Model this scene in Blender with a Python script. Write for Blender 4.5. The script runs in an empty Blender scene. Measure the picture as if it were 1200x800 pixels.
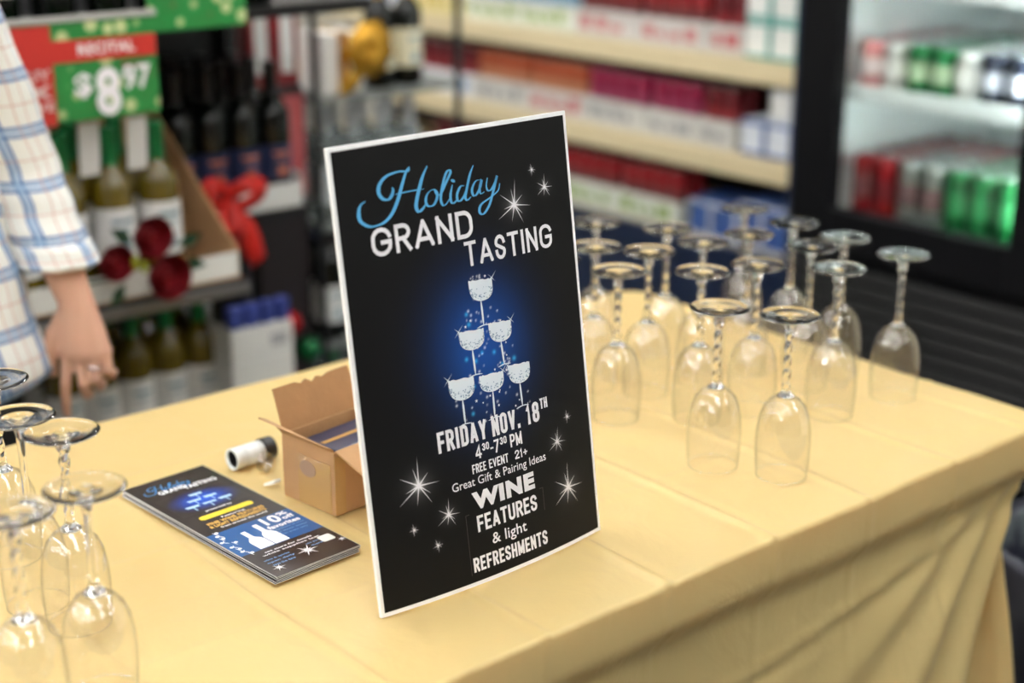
import bpy, bmesh, math, random
from mathutils import Vector, Matrix
S = bpy.context.scene
COL = S.collection
R = math.radians
PI = math.pi
random.seed(11)

# ------------------------------------------------------------------ camera
YAW = R(49.9); PITCH = R(18.4)
cd = bpy.data.cameras.new('camera'); cam = bpy.data.objects.new('camera', cd); COL.objects.link(cam)
cam.location = (0, 0, 1.5); cam.rotation_euler = (R(90) - PITCH, 0, YAW)
cd.sensor_width = 36; cd.lens = 54; cd.clip_start = .05; cd.clip_end = 60
cd.dof.use_dof = True; cd.dof.focus_distance = 1.62; cd.dof.aperture_fstop = 2.0
cd.dof.aperture_blades = 9
S.camera = cam
# ------------------------------------------------------------------ world, exposure
w = bpy.data.worlds.new('store_ambient'); S.world = w; w.use_nodes = True
w.node_tree.nodes['Background'].inputs[0].default_value = (.9, .95, 1, 1)
w.node_tree.nodes['Background'].inputs[1].default_value = .3
S.view_settings.view_transform = 'Standard'; S.view_settings.look = 'None'
S.view_settings.gamma = 1; S.view_settings.use_curve_mapping = False
S.view_settings.exposure = 0.0
PANEL_EMIT = 66.0
PANELS = [(x, y) for x in (-5.0, -3.4, -1.8, -.2, 1.4) for y in (-3.6, -1.5, .6, 2.7)]
try:
    S.cycles.use_denoising = True
    S.cycles.max_bounces = 12; S.cycles.transmission_bounces = 12
    S.cycles.transparent_max_bounces = 48; S.cycles.glossy_bounces = 5; S.cycles.diffuse_bounces = 4
    S.cycles.sample_clamp_indirect = 40
    S.cycles.blur_glossy = 0
except Exception:
    pass

# ------------------------------------------------------------------ materials
def srgb(r, g, b):
    f = lambda c: (c / 255 / 12.92) if c / 255 <= .04045 else ((c / 255 + .055) / 1.055) ** 2.4
    return (f(r), f(g), f(b), 1)

MATS = {}
def mat(name, col, rough=.5, metal=0, noise=0, nscale=20, bump=0, bscale=60, coat=0, trans=0, ior=1.45, emit=0, spec=.5):
    if name in MATS: return MATS[name]
    m = bpy.data.materials.new(name); m.use_nodes = True
    nt = m.node_tree; b = nt.nodes['Principled BSDF']
    b.inputs['Base Color'].default_value = col
    b.inputs['Roughness'].default_value = rough
    b.inputs['Metallic'].default_value = metal
    b.inputs['Coat Weight'].default_value = coat
    b.inputs['Transmission Weight'].default_value = trans
    b.inputs['IOR'].default_value = ior
    b.inputs['Specular IOR Level'].default_value = spec
    if emit:
        b.inputs['Emission Color'].default_value = col; b.inputs['Emission Strength'].default_value = emit
    if noise or bump:
        tc = nt.nodes.new('ShaderNodeTexCoord')
        n = nt.nodes.new('ShaderNodeTexNoise'); n.inputs['Scale'].default_value = nscale; n.inputs['Detail'].default_value = 5
        nt.links.new(tc.outputs['Object'], n.inputs['Vector'])
        if noise:
            hs = nt.nodes.new('ShaderNodeHueSaturation'); hs.inputs['Color'].default_value = col
            mr = nt.nodes.new('ShaderNodeMapRange'); mr.inputs['To Min'].default_value = 1 - noise; mr.inputs['To Max'].default_value = 1 + noise
            nt.links.new(n.outputs['Fac'], mr.inputs['Value']); nt.links.new(mr.outputs[0], hs.inputs['Value'])
            nt.links.new(hs.outputs[0], b.inputs['Base Color'])
        if bump:
            n2 = nt.nodes.new('ShaderNodeTexNoise'); n2.inputs['Scale'].default_value = bscale; n2.inputs['Detail'].default_value = 3
            nt.links.new(tc.outputs['Object'], n2.inputs['Vector'])
            bp = nt.nodes.new('ShaderNodeBump'); bp.inputs['Strength'].default_value = bump; bp.inputs['Distance'].default_value = .002
            nt.links.new(n2.outputs['Fac'], bp.inputs['Height']); nt.links.new(bp.outputs[0], b.inputs['Normal'])
    MATS[name] = m
    return m

def thin_glass(name, tint=(1, 1, 1, 1), ior=1.45, edge=1.0):
    """Thin clear wall: light passes straight through, the surface mirrors by its Fresnel term."""
    m = bpy.data.materials.new(name); m.use_nodes = True; nt = m.node_tree
    for n in list(nt.nodes): nt.nodes.remove(n)
    o = nt.nodes.new('ShaderNodeOutputMaterial'); t = nt.nodes.new('ShaderNodeBsdfTransparent'); t.inputs[0].default_value = tint
    g = nt.nodes.new('ShaderNodeBsdfGlossy'); g.inputs['Roughness'].default_value = .0
    lw = nt.nodes.new('ShaderNodeLayerWeight'); lw.inputs['Blend'].default_value = .5
    pw = nt.nodes.new('ShaderNodeMath'); pw.operation = 'POWER'; pw.inputs[1].default_value = 5.0
    ml = nt.nodes.new('ShaderNodeMath'); ml.operation = 'MULTIPLY_ADD'; ml.use_clamp = True; ml.inputs[1].default_value = .75 * edge; ml.inputs[2].default_value = .065 * edge
    mx = nt.nodes.new('ShaderNodeMixShader')
    nt.links.new(lw.outputs['Facing'], pw.inputs[0]); nt.links.new(pw.outputs[0], ml.inputs[0]); nt.links.new(ml.outputs[0], mx.inputs[0])
    nt.links.new(t.outputs[0], mx.inputs[1]); nt.links.new(g.outputs[0], mx.inputs[2])
    nt.links.new(mx.outputs[0], o.inputs[0])
    MATS[name] = m
    return m

def vcol_mat(name, rough=.35, coat=.0, spec=.5):
    m = bpy.data.materials.new(name); m.use_nodes = True; nt = m.node_tree; b = nt.nodes['Principled BSDF']
    a = nt.nodes.new('ShaderNodeVertexColor'); a.layer_name = 'print'
    nt.links.new(a.outputs[0], b.inputs['Base Color']); b.inputs['Roughness'].default_value = rough
    b.inputs['Coat Weight'].default_value = coat; b.inputs['Specular IOR Level'].default_value = spec
    return m

M_BLACKPLASTIC = mat('black_plastic', (.012, .012, .013, 1), .35)
M_BLACKMETAL = mat('black_metal', (.015, .015, .016, 1), .4, .3)
M_WHITE = mat('white_card', srgb(228, 228, 222), .6, noise=.03)
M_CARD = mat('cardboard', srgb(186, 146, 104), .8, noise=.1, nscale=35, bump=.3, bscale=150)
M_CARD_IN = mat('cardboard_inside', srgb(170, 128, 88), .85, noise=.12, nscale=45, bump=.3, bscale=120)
M_GLASS = mat('clear_glass', (1, 1, 1, 1), .0, trans=1, ior=1.46)
M_BOWL = thin_glass('bowl_glass', (1, 1, 1, 1), 1.5, 1.3)
M_PANE = thin_glass('door_glass', (.95, .97, .96, 1), 1.45)

# ------------------------------------------------------------------ mesh helpers
class MB:
    def __init__(s): s.v = []; s.f = []; s.uv = None; s.smooth = []
    def add(s, vs, fs, sm=False):
        o = len(s.v); s.v += [tuple(v) for v in vs]; s.f += [tuple(o + i for i in f) for f in fs]; s.smooth += [sm] * len(fs)
        return s
    def box(s, x0, x1, y0, y1, z0, z1, bev=0):
        if bev:
            return s.bevbox(x0, x1, y0, y1, z0, z1, bev)
        v = [(x, y, z) for z in (z0, z1) for y in (y0, y1) for x in (x0, x1)]
        return s.add(v, [(0, 2, 3, 1), (4, 5, 7, 6), (0, 1, 5, 4), (2, 6, 7, 3), (0, 4, 6, 2), (1, 3, 7, 5)])
    def bevbox(s, x0, x1, y0, y1, z0, z1, b):
        bm = bmesh.new(); r = bmesh.ops.create_cube(bm, size=1)
        bmesh.ops.scale(bm, vec=(x1 - x0, y1 - y0, z1 - z0), verts=bm.verts)
        bmesh.ops.translate(bm, vec=((x0 + x1) / 2, (y0 + y1) / 2, (z0 + z1) / 2), verts=bm.verts)
        bmesh.ops.bevel(bm, geom=bm.edges[:], offset=b, segments=2, profile=.5, affect='EDGES')
        bm.verts.index_update()
        s.add([v.co[:] for v in bm.verts], [[v.index for v in f.verts] for f in bm.faces]); bm.free(); return s
    def lathe(s, prof, n=24, c=(0, 0), cap=True, sm=True, z=0, phase=0, twist=None):
        """prof: (radius, height) pairs, bottom first."""
        o = len(s.v)
        for k, (r, h) in enumerate(prof):
            for i in range(n):
                a = 2 * PI * i / n + phase
                s.v.append((c[0] + r * math.cos(a), c[1] + r * math.sin(a), z + h))
        for k in range(len(prof) - 1):
            for i in range(n):
                j = (i + 1) % n
                s.f.append((o + k * n + i, o + k * n + j, o + (k + 1) * n + j, o + (k + 1) * n + i)); s.smooth.append(sm)
        if cap:
            s.f.append(tuple(o + n - 1 - i for i in range(n))); s.smooth.append(False)
            s.f.append(tuple(o + (len(prof) - 1) * n + i for i in range(n))); s.smooth.append(False)
        return s
    def loft(s, rings, n=20, cap=True, sm=True):
        """rings: (centre, axis_a, axis_b) - elliptical sections."""
        o = len(s.v)
        for c, a, b in rings:
            c = Vector(c); a = Vector(a); b = Vector(b)
            for i in range(n):
                t = 2 * PI * i / n; s.v.append(tuple(c + a * math.cos(t) + b * math.sin(t)))
        for k in range(len(rings) - 1):
            for i in range(n):
                j = (i + 1) % n
                s.f.append((o + k * n + i, o + k * n + j, o + (k + 1) * n + j, o + (k + 1) * n + i)); s.smooth.append(sm)
        if cap:
            s.f.append(tuple(o + n - 1 - i for i in range(n))); s.smooth.append(sm)
            s.f.append(tuple(o + (len(rings) - 1) * n + i for i in range(n))); s.smooth.append(sm)
        return s
    def tube(s, pts, r, n=8, cap=True):
        pts = [Vector(p) for p in pts]; rr = r if isinstance(r, (list, tuple)) else [r] * len(pts)
        rings = []; ref = Vector((0, 0, 1))
        d0 = (pts[1] - pts[0]).normalized()
        if abs(d0.z) > .9: ref = Vector((1, 0, 0))
        for k, p in enumerate(pts):
            d = (pts[min(k + 1, len(pts) - 1)] - pts[max(k - 1, 0)]).normalized()
            a = ref - d * ref.dot(d)
            a = a.normalized() if a.length > 1e-4 else d.orthogonal().normalized()
            ref = a; b = d.cross(a); rings.append((p, a * rr[k], b * rr[k]))
        return s.loft(rings, n, cap)
    def ball(s, c, r, n=12, m=8):
        if not isinstance(r, (list, tuple)): r = (r, r, r)
        o = len(s.v)
        rows = []
        for k in range(1, m):
            ph = PI * k / m - PI / 2; row = []
            for i in range(n):
                t = 2 * PI * i / n; row.append(len(s.v)); s.v.append((c[0] + r[0] * math.cos(ph) * math.cos(t), c[1] + r[1] * math.cos(ph) * math.sin(t), c[2] + r[2] * math.sin(ph)))
            rows.append(row)
        b = len(s.v); s.v.append((c[0], c[1], c[2] - r[2])); t_ = len(s.v); s.v.append((c[0], c[1], c[2] + r[2]))
        for i in range(n):
            j = (i + 1) % n
            s.f.append((b, rows[0][j], rows[0][i])); s.f.append((t_, rows[-1][i], rows[-1][j])); s.smooth += [True, True]
            for k in range(len(rows) - 1): s.f.append((rows[k][i], rows[k][j], rows[k + 1][j], rows[k + 1][i])); s.smooth.append(True)
        return s
    def xf(s, M):
        s.v = [tuple(M @ Vector(v)) for v in s.v]; return s
    def mesh(s, name):
        me = bpy.data.meshes.new(name); me.from_pydata(s.v, [], s.f)
        me.polygons.foreach_set('use_smooth', s.smooth); me.validate(); me.update(); return me
    def build(s, name, m, parent=None, loc=None, rot=None):
        me = s.mesh(name); me.materials.append(m); return link(name, me, parent, loc, rot)

def link(name, me, parent=None, loc=None, rot=None):
    o = bpy.data.objects.new(name, me); COL.objects.link(o)
    if parent: o.parent = parent
    if loc: o.location = loc
    if rot: o.rotation_euler = rot
    return o
def tag(o, label, cat, group=None):
    o['label'] = label; o['category'] = cat
    if group: o['group'] = group
    return o
def thing(name, label, cat, loc=(0, 0, 0), rz=0, group=None):
    o = bpy.data.objects.new(name, None); COL.objects.link(o); o.empty_display_size = .05
    o.location = loc; o.rotation_euler = (0, 0, rz); return tag(o, label, cat, group)
def struct(o):
    o['kind'] = 'structure'; return o
def dup(root, loc, rz=0, label=None, group=None, mats=None):
    r = root.copy(); COL.objects.link(r); r.location = loc; r.rotation_euler = (0, 0, rz)
    if label: r['label'] = label
    if group: r['group'] = group
    for ch in list(root.children):
        c = ch.copy(); COL.objects.link(c); c.parent = r
        for g in ch.children:
            d = g.copy(); COL.objects.link(d); d.parent = c
    return r
def text_geo(txt, bold=0.0, shear=0.0):
    """Flat triangulated lettering, scaled to a unit box; returns verts and faces."""
    cu = bpy.data.curves.new('lettering', 'FONT'); cu.body = txt; cu.offset = bold; cu.shear = shear; cu.resolution_u = 3; cu.space_character = 1.0 + bold * 2.2
    ob = bpy.data.objects.new('lettering', cu); COL.objects.link(ob)
    dg = bpy.context.evaluated_depsgraph_get(); dg.update()
    me = bpy.data.meshes.new_from_object(ob.evaluated_get(dg))
    vs = [v.co[:2] for v in me.vertices]; fs = [tuple(p.vertices) for p in me.polygons]
    bpy.data.objects.remove(ob); bpy.data.curves.remove(cu); bpy.data.meshes.remove(me)
    x0 = min(v[0] for v in vs); x1 = max(v[0] for v in vs); y0 = min(v[1] for v in vs); y1 = max(v[1] for v in vs)
    return [((v[0] - x0) / (x1 - x0), (v[1] - y0) / (y1 - y0)) for v in vs], fs
TEXT = {}
def put_text(mb, fmap, txt, u0, u1, v0, v1, bold=0, shear=0):
    k = (txt, bold, shear)
    if k not in TEXT: TEXT[k] = text_geo(*k)
    vs, fs = TEXT[k]
    mb.add([fmap(u0 + a * (u1 - u0), v0 + b * (v1 - v0)) for a, b in vs], fs)
def put_stroke(mb, fmap, pts, wd):
    """A pen stroke of varying width along a smooth path."""
    P = [Vector(p) for p in pts]; out = []
    ext = [P[0] * 2 - P[1]] + P + [P[-1] * 2 - P[-2]]
    for i in range(1, len(ext) - 2):
        for k in range(6):
            t = k / 6; a, b, c, d = ext[i - 1:i + 3]
            out.append(.5 * ((2 * b) + (c - a) * t + (2 * a - 5 * b + 4 * c - d) * t * t + (3 * b - a - 3 * c + d) * t ** 3))
    out.append(P[-1]); n = len(out); vs = []
    for i, p in enumerate(out):
        d = (out[min(i + 1, n - 1)] - out[max(i - 1, 0)]).normalized(); q = Vector((-d.y, d.x))
        steep = abs(d.y); wv = wd * (.45 + .75 * steep) * (min(1, .35 + 3 * min(i, n - 1 - i) / n))
        vs += [fmap(*(p + q * wv / 2)), fmap(*(p - q * wv / 2))]
    mb.add(vs, [(2 * i, 2 * i + 1, 2 * i + 3, 2 * i + 2) for i in range(n - 1)])

def arc(cx, cy, rx, ry, a0, a1, n=7):
    return [(cx + rx * math.cos(R(a0 + (a1 - a0) * i / n)), cy + ry * math.sin(R(a0 + (a1 - a0) * i / n))) for i in range(n + 1)]
def oval(x0, x1, y0, y1, q=.5):
    """closed round-ended box, q = corner radius as a share of the width"""
    w_ = (x1 - x0) * q; h_ = min(w_ * OVK[0], (y1 - y0) / 2)
    return arc(x1 - w_, y1 - h_, w_, h_, 0, 90) + arc(x0 + w_, y1 - h_, w_, h_, 90, 180) + arc(x0 + w_, y0 + h_, w_, h_, 180, 270) + arc(x1 - w_, y0 + h_, w_, h_, 270, 360) + [(x1, y1 - h_)]
OVK = [.45]
def glyph(c):
    """centre lines of a condensed sans capital in a unit box"""
    k = OVK[0] * .5
    bowl = lambda y0, y1, x0=0: [(x0, y1)] + arc(.5, y1 - min(k, (y1 - y0) / 2), .5, min(k, (y1 - y0) / 2), 90, 0) + arc(.5, y0 + min(k, (y1 - y0) / 2), .5, min(k, (y1 - y0) / 2), 0, -90) + [(x0, y0)]
    G = {'I': [[(.5, 0), (.5, 1)]], 'F': [[(0, 0), (0, 1), (1, 1)], [(0, .5), (.85, .5)]], 'E': [[(1, 0), (0, 0), (0, 1), (1, 1)], [(0, .51), (.85, .51)]],
         'H': [[(0, 0), (0, 1)], [(1, 0), (1, 1)], [(0, .5), (1, .5)]], 'T': [[(0, 1), (1, 1)], [(.5, 0), (.5, 1)]], 'N': [[(0, 0), (0, 1)], [(0, .97), (1, .03)], [(1, 0), (1, 1)]],
         'M': [[(0, 0), (0, 1)], [(0, .97), (.5, .12)], [(.5, .12), (1, .97)], [(1, 0), (1, 1)]], 'A': [[(0, 0), (.5, 1)], [(.5, 1), (1, 0)], [(.16, .27), (.84, .27)]], 'V': [[(0, 1), (.5, 0)], [(.5, 0), (1, 1)]],
         'Y': [[(0, 1), (.5, .42)], [(.5, .42), (1, 1)], [(.5, .42), (.5, 0)]], 'D': [[(0, 0)] + bowl(0, 1) + [(0, 0), (0, 1)]], 'P': [[(0, 0), (0, 1)], bowl(.44, 1)],
         'R': [[(0, 0), (0, 1)], bowl(.48, 1), [(.5, .48), (1, 0)]], 'U': [[(0, 1), (0, k)] + arc(.5, k, .5, k, 180, 360) + [(1, 1)]], 'O': [oval(0, 1, 0, 1)], '0': [oval(0, 1, 0, 1)],
         'S': [arc(.5, 1 - k, .5, k, 5, 180) + [(0, 1 - k - .02)] + [(.06, .62), (.94, .38)] + [(1, k + .02)] + arc(.5, k, .5, k, 0, -185)],
         'G': [arc(.5, 1 - k, .5, k, 12, 180) + arc(.5, k, .5, k, 180, 360) + [(1, .47), (.55, .47)]],
         '8': [oval(.03, .97, .52, 1), oval(0, 1, 0, .52)], '1': [[(.18, .80), (.6, 1), (.6, 0)]], '2': [arc(.5, 1 - k, .5, k, 170, 0) + [(1, 1 - k - .06), (0, .08), (0, 0), (1, 0)]],
         '3': [arc(.5, .76, .46, .24, 160, -75), arc(.5, .25, .5, .26, 80, -160)], '4': [[(.78, 0), (.78, 1), (0, .3), (0, .24), (1.05, .24)]], '7': [[(0, 1), (1, 1)], [(1, 1), (.3, 0)]],
         '+': [[(.0, .45), (1, .45)], [(.5, .18), (.5, .72)]], '-': [[(0, .45), (1, .45)]], '.': [[(.5, 0), (.5, .06)]]}
    return G[c]
WID = {'I': .12, '.': .12, '1': .55, 'M': 1.35, '-': .6, 'T': .95, 'A': 1.1, 'Y': 1.05, 'V': 1.05, ' ': .45, '+': .9, 'E': .85, 'F': .85}
def sans(mb, fmap, txt, u0, u1, v0, v1, th, gap=.55, wid=WID, round_ends=False):
    """stroke-drawn capitals fitted between u0 and u1; th = stroke width, gap = space between letters in strokes"""
    h = v1 - v0; n = len(txt); W_ = [wid.get(c, 1) for c in txt]
    nt_ = sum(1 for c in txt if c != ' ')
    unit = ((u1 - u0) - nt_ * th - (n - 1) * gap * th) / sum(W_)
    OVK[0] = min(1.0, .5 * 2 * unit / max(1e-6, (h - th)))
    x = u0
    for c, w_ in zip(txt, W_):
        if c == ' ': x += w_ * unit + gap * th; continue
        for line in glyph(c):
            P = []
            for a, b in line:
                q = Vector((x + th / 2 + a * w_ * unit, v0 + th / 2 + b * (h - th)))
                if not P or (q - P[-1]).length > th * .04: P.append(q)
            m = len(P); L = []; Rr = []
            if not round_ends:
                pass
            for i in range(m):
                d0 = (P[i] - P[i - 1]).normalized() if i else None; d1 = (P[i + 1] - P[i]).normalized() if i < m - 1 else None
                p = P[i]
                if d0 is None: d0 = d1; p = p - (d1 * th * (.5 if c not in 'AVY' else .3))
                if d1 is None: d1 = d0; p = p + (d0 * th * (.5 if c not in 'AVY' else .3))
                t_ = (d0 + d1)
                if t_.length < .3: t_ = d0
                t_.normalize(); nn = Vector((-t_.y, t_.x)); cs = max(.42, abs(nn.dot(Vector((-d0.y, d0.x)))))
                L.append(p + nn * th / 2 / cs); Rr.append(p - nn * th / 2 / cs)
            mb.add([fmap(*q) for q in L] + [fmap(*q) for q in Rr], [(i, m + i, m + i + 1, i + 1) for i in range(m - 1)])
            if round_ends:
                for e in (P[0], P[-1]):
                    mb.add([fmap(e.x + th / 2 * math.cos(PI * i / 5), e.y + th / 2 * math.sin(PI * i / 5)) for i in range(10)], [tuple(range(10))])
        x += w_ * unit + th + gap * th
# ------------------------------------------------------------------ room
M_FLOOR = mat('floor_vinyl', srgb(78, 84, 88), .35, noise=.15, nscale=6, bump=.05)
M_WALL = mat('wall_paint', srgb(205, 202, 192), .7, noise=.03)
M_CEIL = mat('ceiling_tile', srgb(150, 150, 148), .8, noise=.03, nscale=90)
X0, X1, Y0, Y1, ZC = -6.2, 3.6, -4.8, 4.2, 3.0
struct(MB().box(X0, X1, Y0, Y1, -.06, -.004).build('floor', M_FLOOR))
fl = bpy.data.objects['floor']
tm = MB().box(-.2985, .2985, -.2985, .2985, -.003, 0).mesh('floor_tile'); tm.materials.append(M_FLOOR)
nt_ = 0
for i in range(9):
    for j in range(15):
        x = -5.9 + i * .6; y = -4.5 + j * .6
        if y > Y1 - .3: continue
        o = link('floor_tile', tm, fl, (x, y, 0))
struct(MB().box(X0, X1, Y0, Y1, ZC, ZC + .06).build('ceiling', M_CEIL))
struct(MB().box(X0, X1, Y1, Y1 + .1, 0, ZC).build('wall_back', M_WALL))
M_WALLD = mat('wall_paint_darkened', srgb(120, 116, 110), .7, noise=.1)  # unseen walls painted darker so less light bounces onto the cloth sides
struct(MB().box(X0, X1, Y0 - .1, Y0, 0, ZC).build('wall_front', M_WALLD))
struct(MB().box(X0 - .1, X0, Y0, Y1, 0, ZC).build('wall_left', M_WALL))
struct(MB().box(X1, X1 + .1, Y0, Y1, 0, ZC).build('wall_right', M_WALLD))
M_EMIT = mat('lamp_diffuser', (1, .99, .97, 1), .5, emit=PANEL_EMIT)
fr = MB()
for a in ((-.62, .62, -.17, -.15), (-.62, .62, .15, .17), (-.62, -.6, -.15, .15), (.6, .62, -.15, .15)): fr.box(a[0], a[1], a[2], a[3], -.05, 0)
frm = fr.mesh('frame'); frm.materials.append(M_WHITE)
dfm = MB().tube([(-.59, 0, -.04), (.59, 0, -.04)], .014, 12).mesh('lamp_tube'); dfm.materials.append(M_EMIT)
for i, (x, y) in enumerate(PANELS):
    t = thing('ceiling_light', 'long white fluorescent ceiling light above the shop floor', 'light', (x, y, ZC - .001), 0, 'ceiling lights of the shop')
    link('frame', frm, t); link('lamp_tube', dfm, t, (0, -.07, 0)); link('lamp_tube', dfm, t, (0, .07, 0))

# ------------------------------------------------------------------ table and cloth
TX0, TX1, TY0, TY1, TZ = -1.82, -1.0, -.03, 1.80, .75
t = thing('folding_table', 'folding table hidden under the yellow plastic cloth', 'table', ((TX0 + TX1) / 2, (TY0 + TY1) / 2, 0))
hx, hy = (TX1 - TX0) / 2 - .012, (TY1 - TY0) / 2 - .012
MB().box(-hx, hx, -hy, hy, .70, .744, .006).build('tabletop', M_WHITE, t)
for sx in (-1, 1):
    for sy in (-1, 1):
        MB().tube([(sx * (hx - .06), sy * (hy - .12), .70), (sx * (hx - .06), sy * (hy - .1), 0)], .014).build('leg', M_BLACKMETAL, t)

def cloth_mat():
    m = mat('yellow_plastic_cloth', srgb(229, 208, 146), .38, noise=.015, nscale=3, bump=0, spec=.45)
    nt = m.node_tree; b = nt.nodes['Principled BSDF']
    tc = nt.nodes.new('ShaderNodeTexCoord')
    n = nt.nodes.new('ShaderNodeTexNoise'); n.inputs['Scale'].default_value = 9; n.inputs['Detail'].default_value = 4; n.inputs['Distortion'].default_value = .6
    n2 = nt.nodes.new('ShaderNodeTexNoise'); n2.inputs['Scale'].default_value = 60; n2.inputs['Detail'].default_value = 2
    nt.links.new(tc.outputs['Object'], n.inputs['Vector']); nt.links.new(tc.outputs['Object'], n2.inputs['Vector'])
    b1 = nt.nodes.new('ShaderNodeBump'); b1.inputs['Strength'].default_value = .35; b1.inputs['Distance'].default_value = .012
    b2 = nt.nodes.new('ShaderNodeBump'); b2.inputs['Strength'].default_value = .1; b2.inputs['Distance'].default_value = .001
    nt.links.new(n.outputs['Fac'], b1.inputs['Height']); nt.links.new(n2.outputs['Fac'], b2.inputs['Height'])
    nt.links.new(b1.outputs[0], b2.inputs['Normal']); nt.links.new(b2.outputs[0], b.inputs['Normal'])
    b.inputs['Subsurface Weight'].default_value = 0
    # the film lets a little light through
    tr = nt.nodes.new('ShaderNodeBsdfTranslucent'); tr.inputs[0].default_value = srgb(240, 176, 60)
    mx = nt.nodes.new('ShaderNodeMixShader'); mx.inputs[0].default_value = .28
    o = nt.nodes['Material Output']
    nt.links.new(b.outputs[0], mx.inputs[1]); nt.links.new(tr.outputs[0], mx.inputs[2]); nt.links.new(mx.outputs[0], o.inputs[0])
    return m
M_CLOTH = cloth_mat()
CREASE_Y = [1.056 + .1715 * k for k in range(-6, 5)]
CREASE_X = [-1.62, -1.41, -1.20]
def ridge(d, w_): return math.exp(-(d / w_) ** 2)
def top_z(x, y):
    z = TZ + .0006
    for c in CREASE_Y:
        k = .9 if abs(c - 1.056) % .343 < .02 else .7
        d = y - c - .004 * math.sin(x * 9 + c * 5)
        f = min(1, max(.15, (x - TX0) / .5))
        z += .0040 * k * f * ridge(d, .0042) - .0011 * k * f * ridge(d - .011, .008)
    for c in CREASE_X:
        z += .0012 * ridge(x - c - .003 * math.sin(y * 7), .005)
    z += .0010 * (math.sin(x * 14 + 3 * math.sin(y * 6)) * math.sin(y * 11 + 2 * math.sin(x * 5))) + .0004 * math.sin(31 * x + 17 * y)
    # soft diagonal drag wrinkles near the front edge
    z += .0012 * ridge((y - .25) - (x + 1.35) * .8, .012) + .0012 * ridge((y - .55) + (x + 1.2) * .35, .010)
    return z
def clothmesh():
    nx, ny = 150, 330
    V = []; F = []
    rad = .006
    CR = .05
    cc4 = [(TX0 + CR, TY0 + CR, -1, -1), (TX1 - CR, TY0 + CR, 1, -1), (TX1 - CR, TY1 - CR, 1, 1), (TX0 + CR, TY1 - CR, -1, 1)]
    def rnd(x, y):
        for cx, cy, sx, sy in cc4:
            dx, dy = (x - cx) * sx, (y - cy) * sy
            if dx > 0 and dy > 0:
                m_ = max(dx, dy); h_ = math.hypot(dx, dy); k_ = m_ / h_
                return cx + sx * dx * k_, cy + sy * dy * k_, (sx * dx / h_, sy * dy / h_)
        return x, y, None
    xs = [TX0 + rad + (TX1 - TX0 - 2 * rad) * i / nx for i in range(nx + 1)]
    ys = [TY0 + rad + (TY1 - TY0 - 2 * rad) * j / ny for j in range(ny + 1)]
    for j in range(ny + 1):
        for i in range(nx + 1):
            x_, y_, _n = rnd(xs[i], ys[j]); V.append((x_, y_, top_z(x_, y_)))
    for j in range(ny):
        for i in range(nx):
            a = j * (nx + 1) + i; F.append((a, a + 1, a + nx + 2, a + nx + 1))
    # border ids, counter-clockwise
    ring = [i for i in range(nx + 1)] + [(j) * (nx + 1) + nx for j in range(1, ny + 1)] + [ny * (nx + 1) + i for i in range(nx - 1, -1, -1)] + [j * (nx + 1) for j in range(ny - 1, 0, -1)]
    n = len(ring)
    nrm = []; base = []
    for k in ring:
        x, y, z = V[k]; i = k % (nx + 1); j = k // (nx + 1)
        dx = (1 if i == nx else -1 if i == 0 else 0); dy = (1 if j == ny else -1 if j == 0 else 0)
        rn = rnd(xs[i], ys[j])[2]; nrm.append(rn or (dx, dy)); base.append((x, y, z))
    DR = .62; rows = 64
    prev = ring
    corners = [(TX0, TY0), (TX1, TY0), (TX1, TY1), (TX0, TY1)]
    for r in range(1, rows + 1):
        cur = []
        tt = (r / rows) ** 1.35
        for q in range(n):
            x, y, z = base[q]; dx, dy = nrm[q]
            L = math.hypot(dx, dy); ux, uy = dx / L, dy / L
            dep = tt * DR
            if r <= 5:   # rounded lip
                a = r / 5 * PI / 2; off = rad * math.sin(a); dz = rad * (1 - math.cos(a)); dep = dz
            else:
                dep = rad + (DR - rad) * ((r - 5) / (rows - 5)) ** 1.2; off = rad
                # the cloth hugs the table edge for some 5 cm, then falls back under it
                e = min(1, max(0, (dep - .05) / .05)); e = e * e * (3 - 2 * e)
                off -= .026 * e
                s = x if abs(dy) > .7 else y
                g = min(1, max(0, (dep - .05) / .4))
                off += g * (.016 * math.sin(s * 9 + 1.2) + .009 * math.sin(s * 21 + .5) + .012)
                # fold line of the hung cloth, a sharp crease
                off += .0050 * ridge(dep - .10 - .16 * max(0, min(1, (1.72 - s) / 1.0)), .006) - .004 * ridge(dep - .115 - .16 * max(0, min(1, (1.72 - s) / 1.0)), .014)
                for c in CREASE_Y:
                    if dx == 1: off += .0016 * ridge(y - c, .004) * (1 if dep < .12 else .5)
                # cones of spare cloth at the corners
                dc = min(math.hypot(x - cx, y - cy) for cx, cy in corners)
                if dep > .02:
                    th = math.atan2(dc, dep - .01)
                    near = math.exp(-(dc / .42) ** 2) * min(1, (dep - .02) / .12)
                    for thk, amp, wk in ((.03, .034, .10), (.46, .030, .10), (.80, .034, .09), (1.05, .022, .06), (1.22, .012, .04)):
                        off += near * amp * min(1.6, dep * 3.0) * ridge(th - thk, wk)
                    off -= near * .034 * min(1, dep * 4) * ridge(th - .25, .12)
            V.append((x + ux * off, y + uy * off, z - dep)); cur.append(len(V) - 1)
        for q in range(n):
            p = (q + 1) % n; F.append((prev[q], cur[q], cur[p], prev[p]))
        prev = cur
    me = bpy.data.meshes.new('tablecloth'); me.from_pydata(V, [], F); me.polygons.foreach_set('use_smooth', [True] * len(F)); me.update()
    me.materials.append(M_CLOTH); return me
cl = link('tablecloth', clothmesh()); tag(cl, 'yellow plastic tablecloth with fold creases draped over the long table', 'tablecloth')
TOP = TZ + .0025

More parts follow.
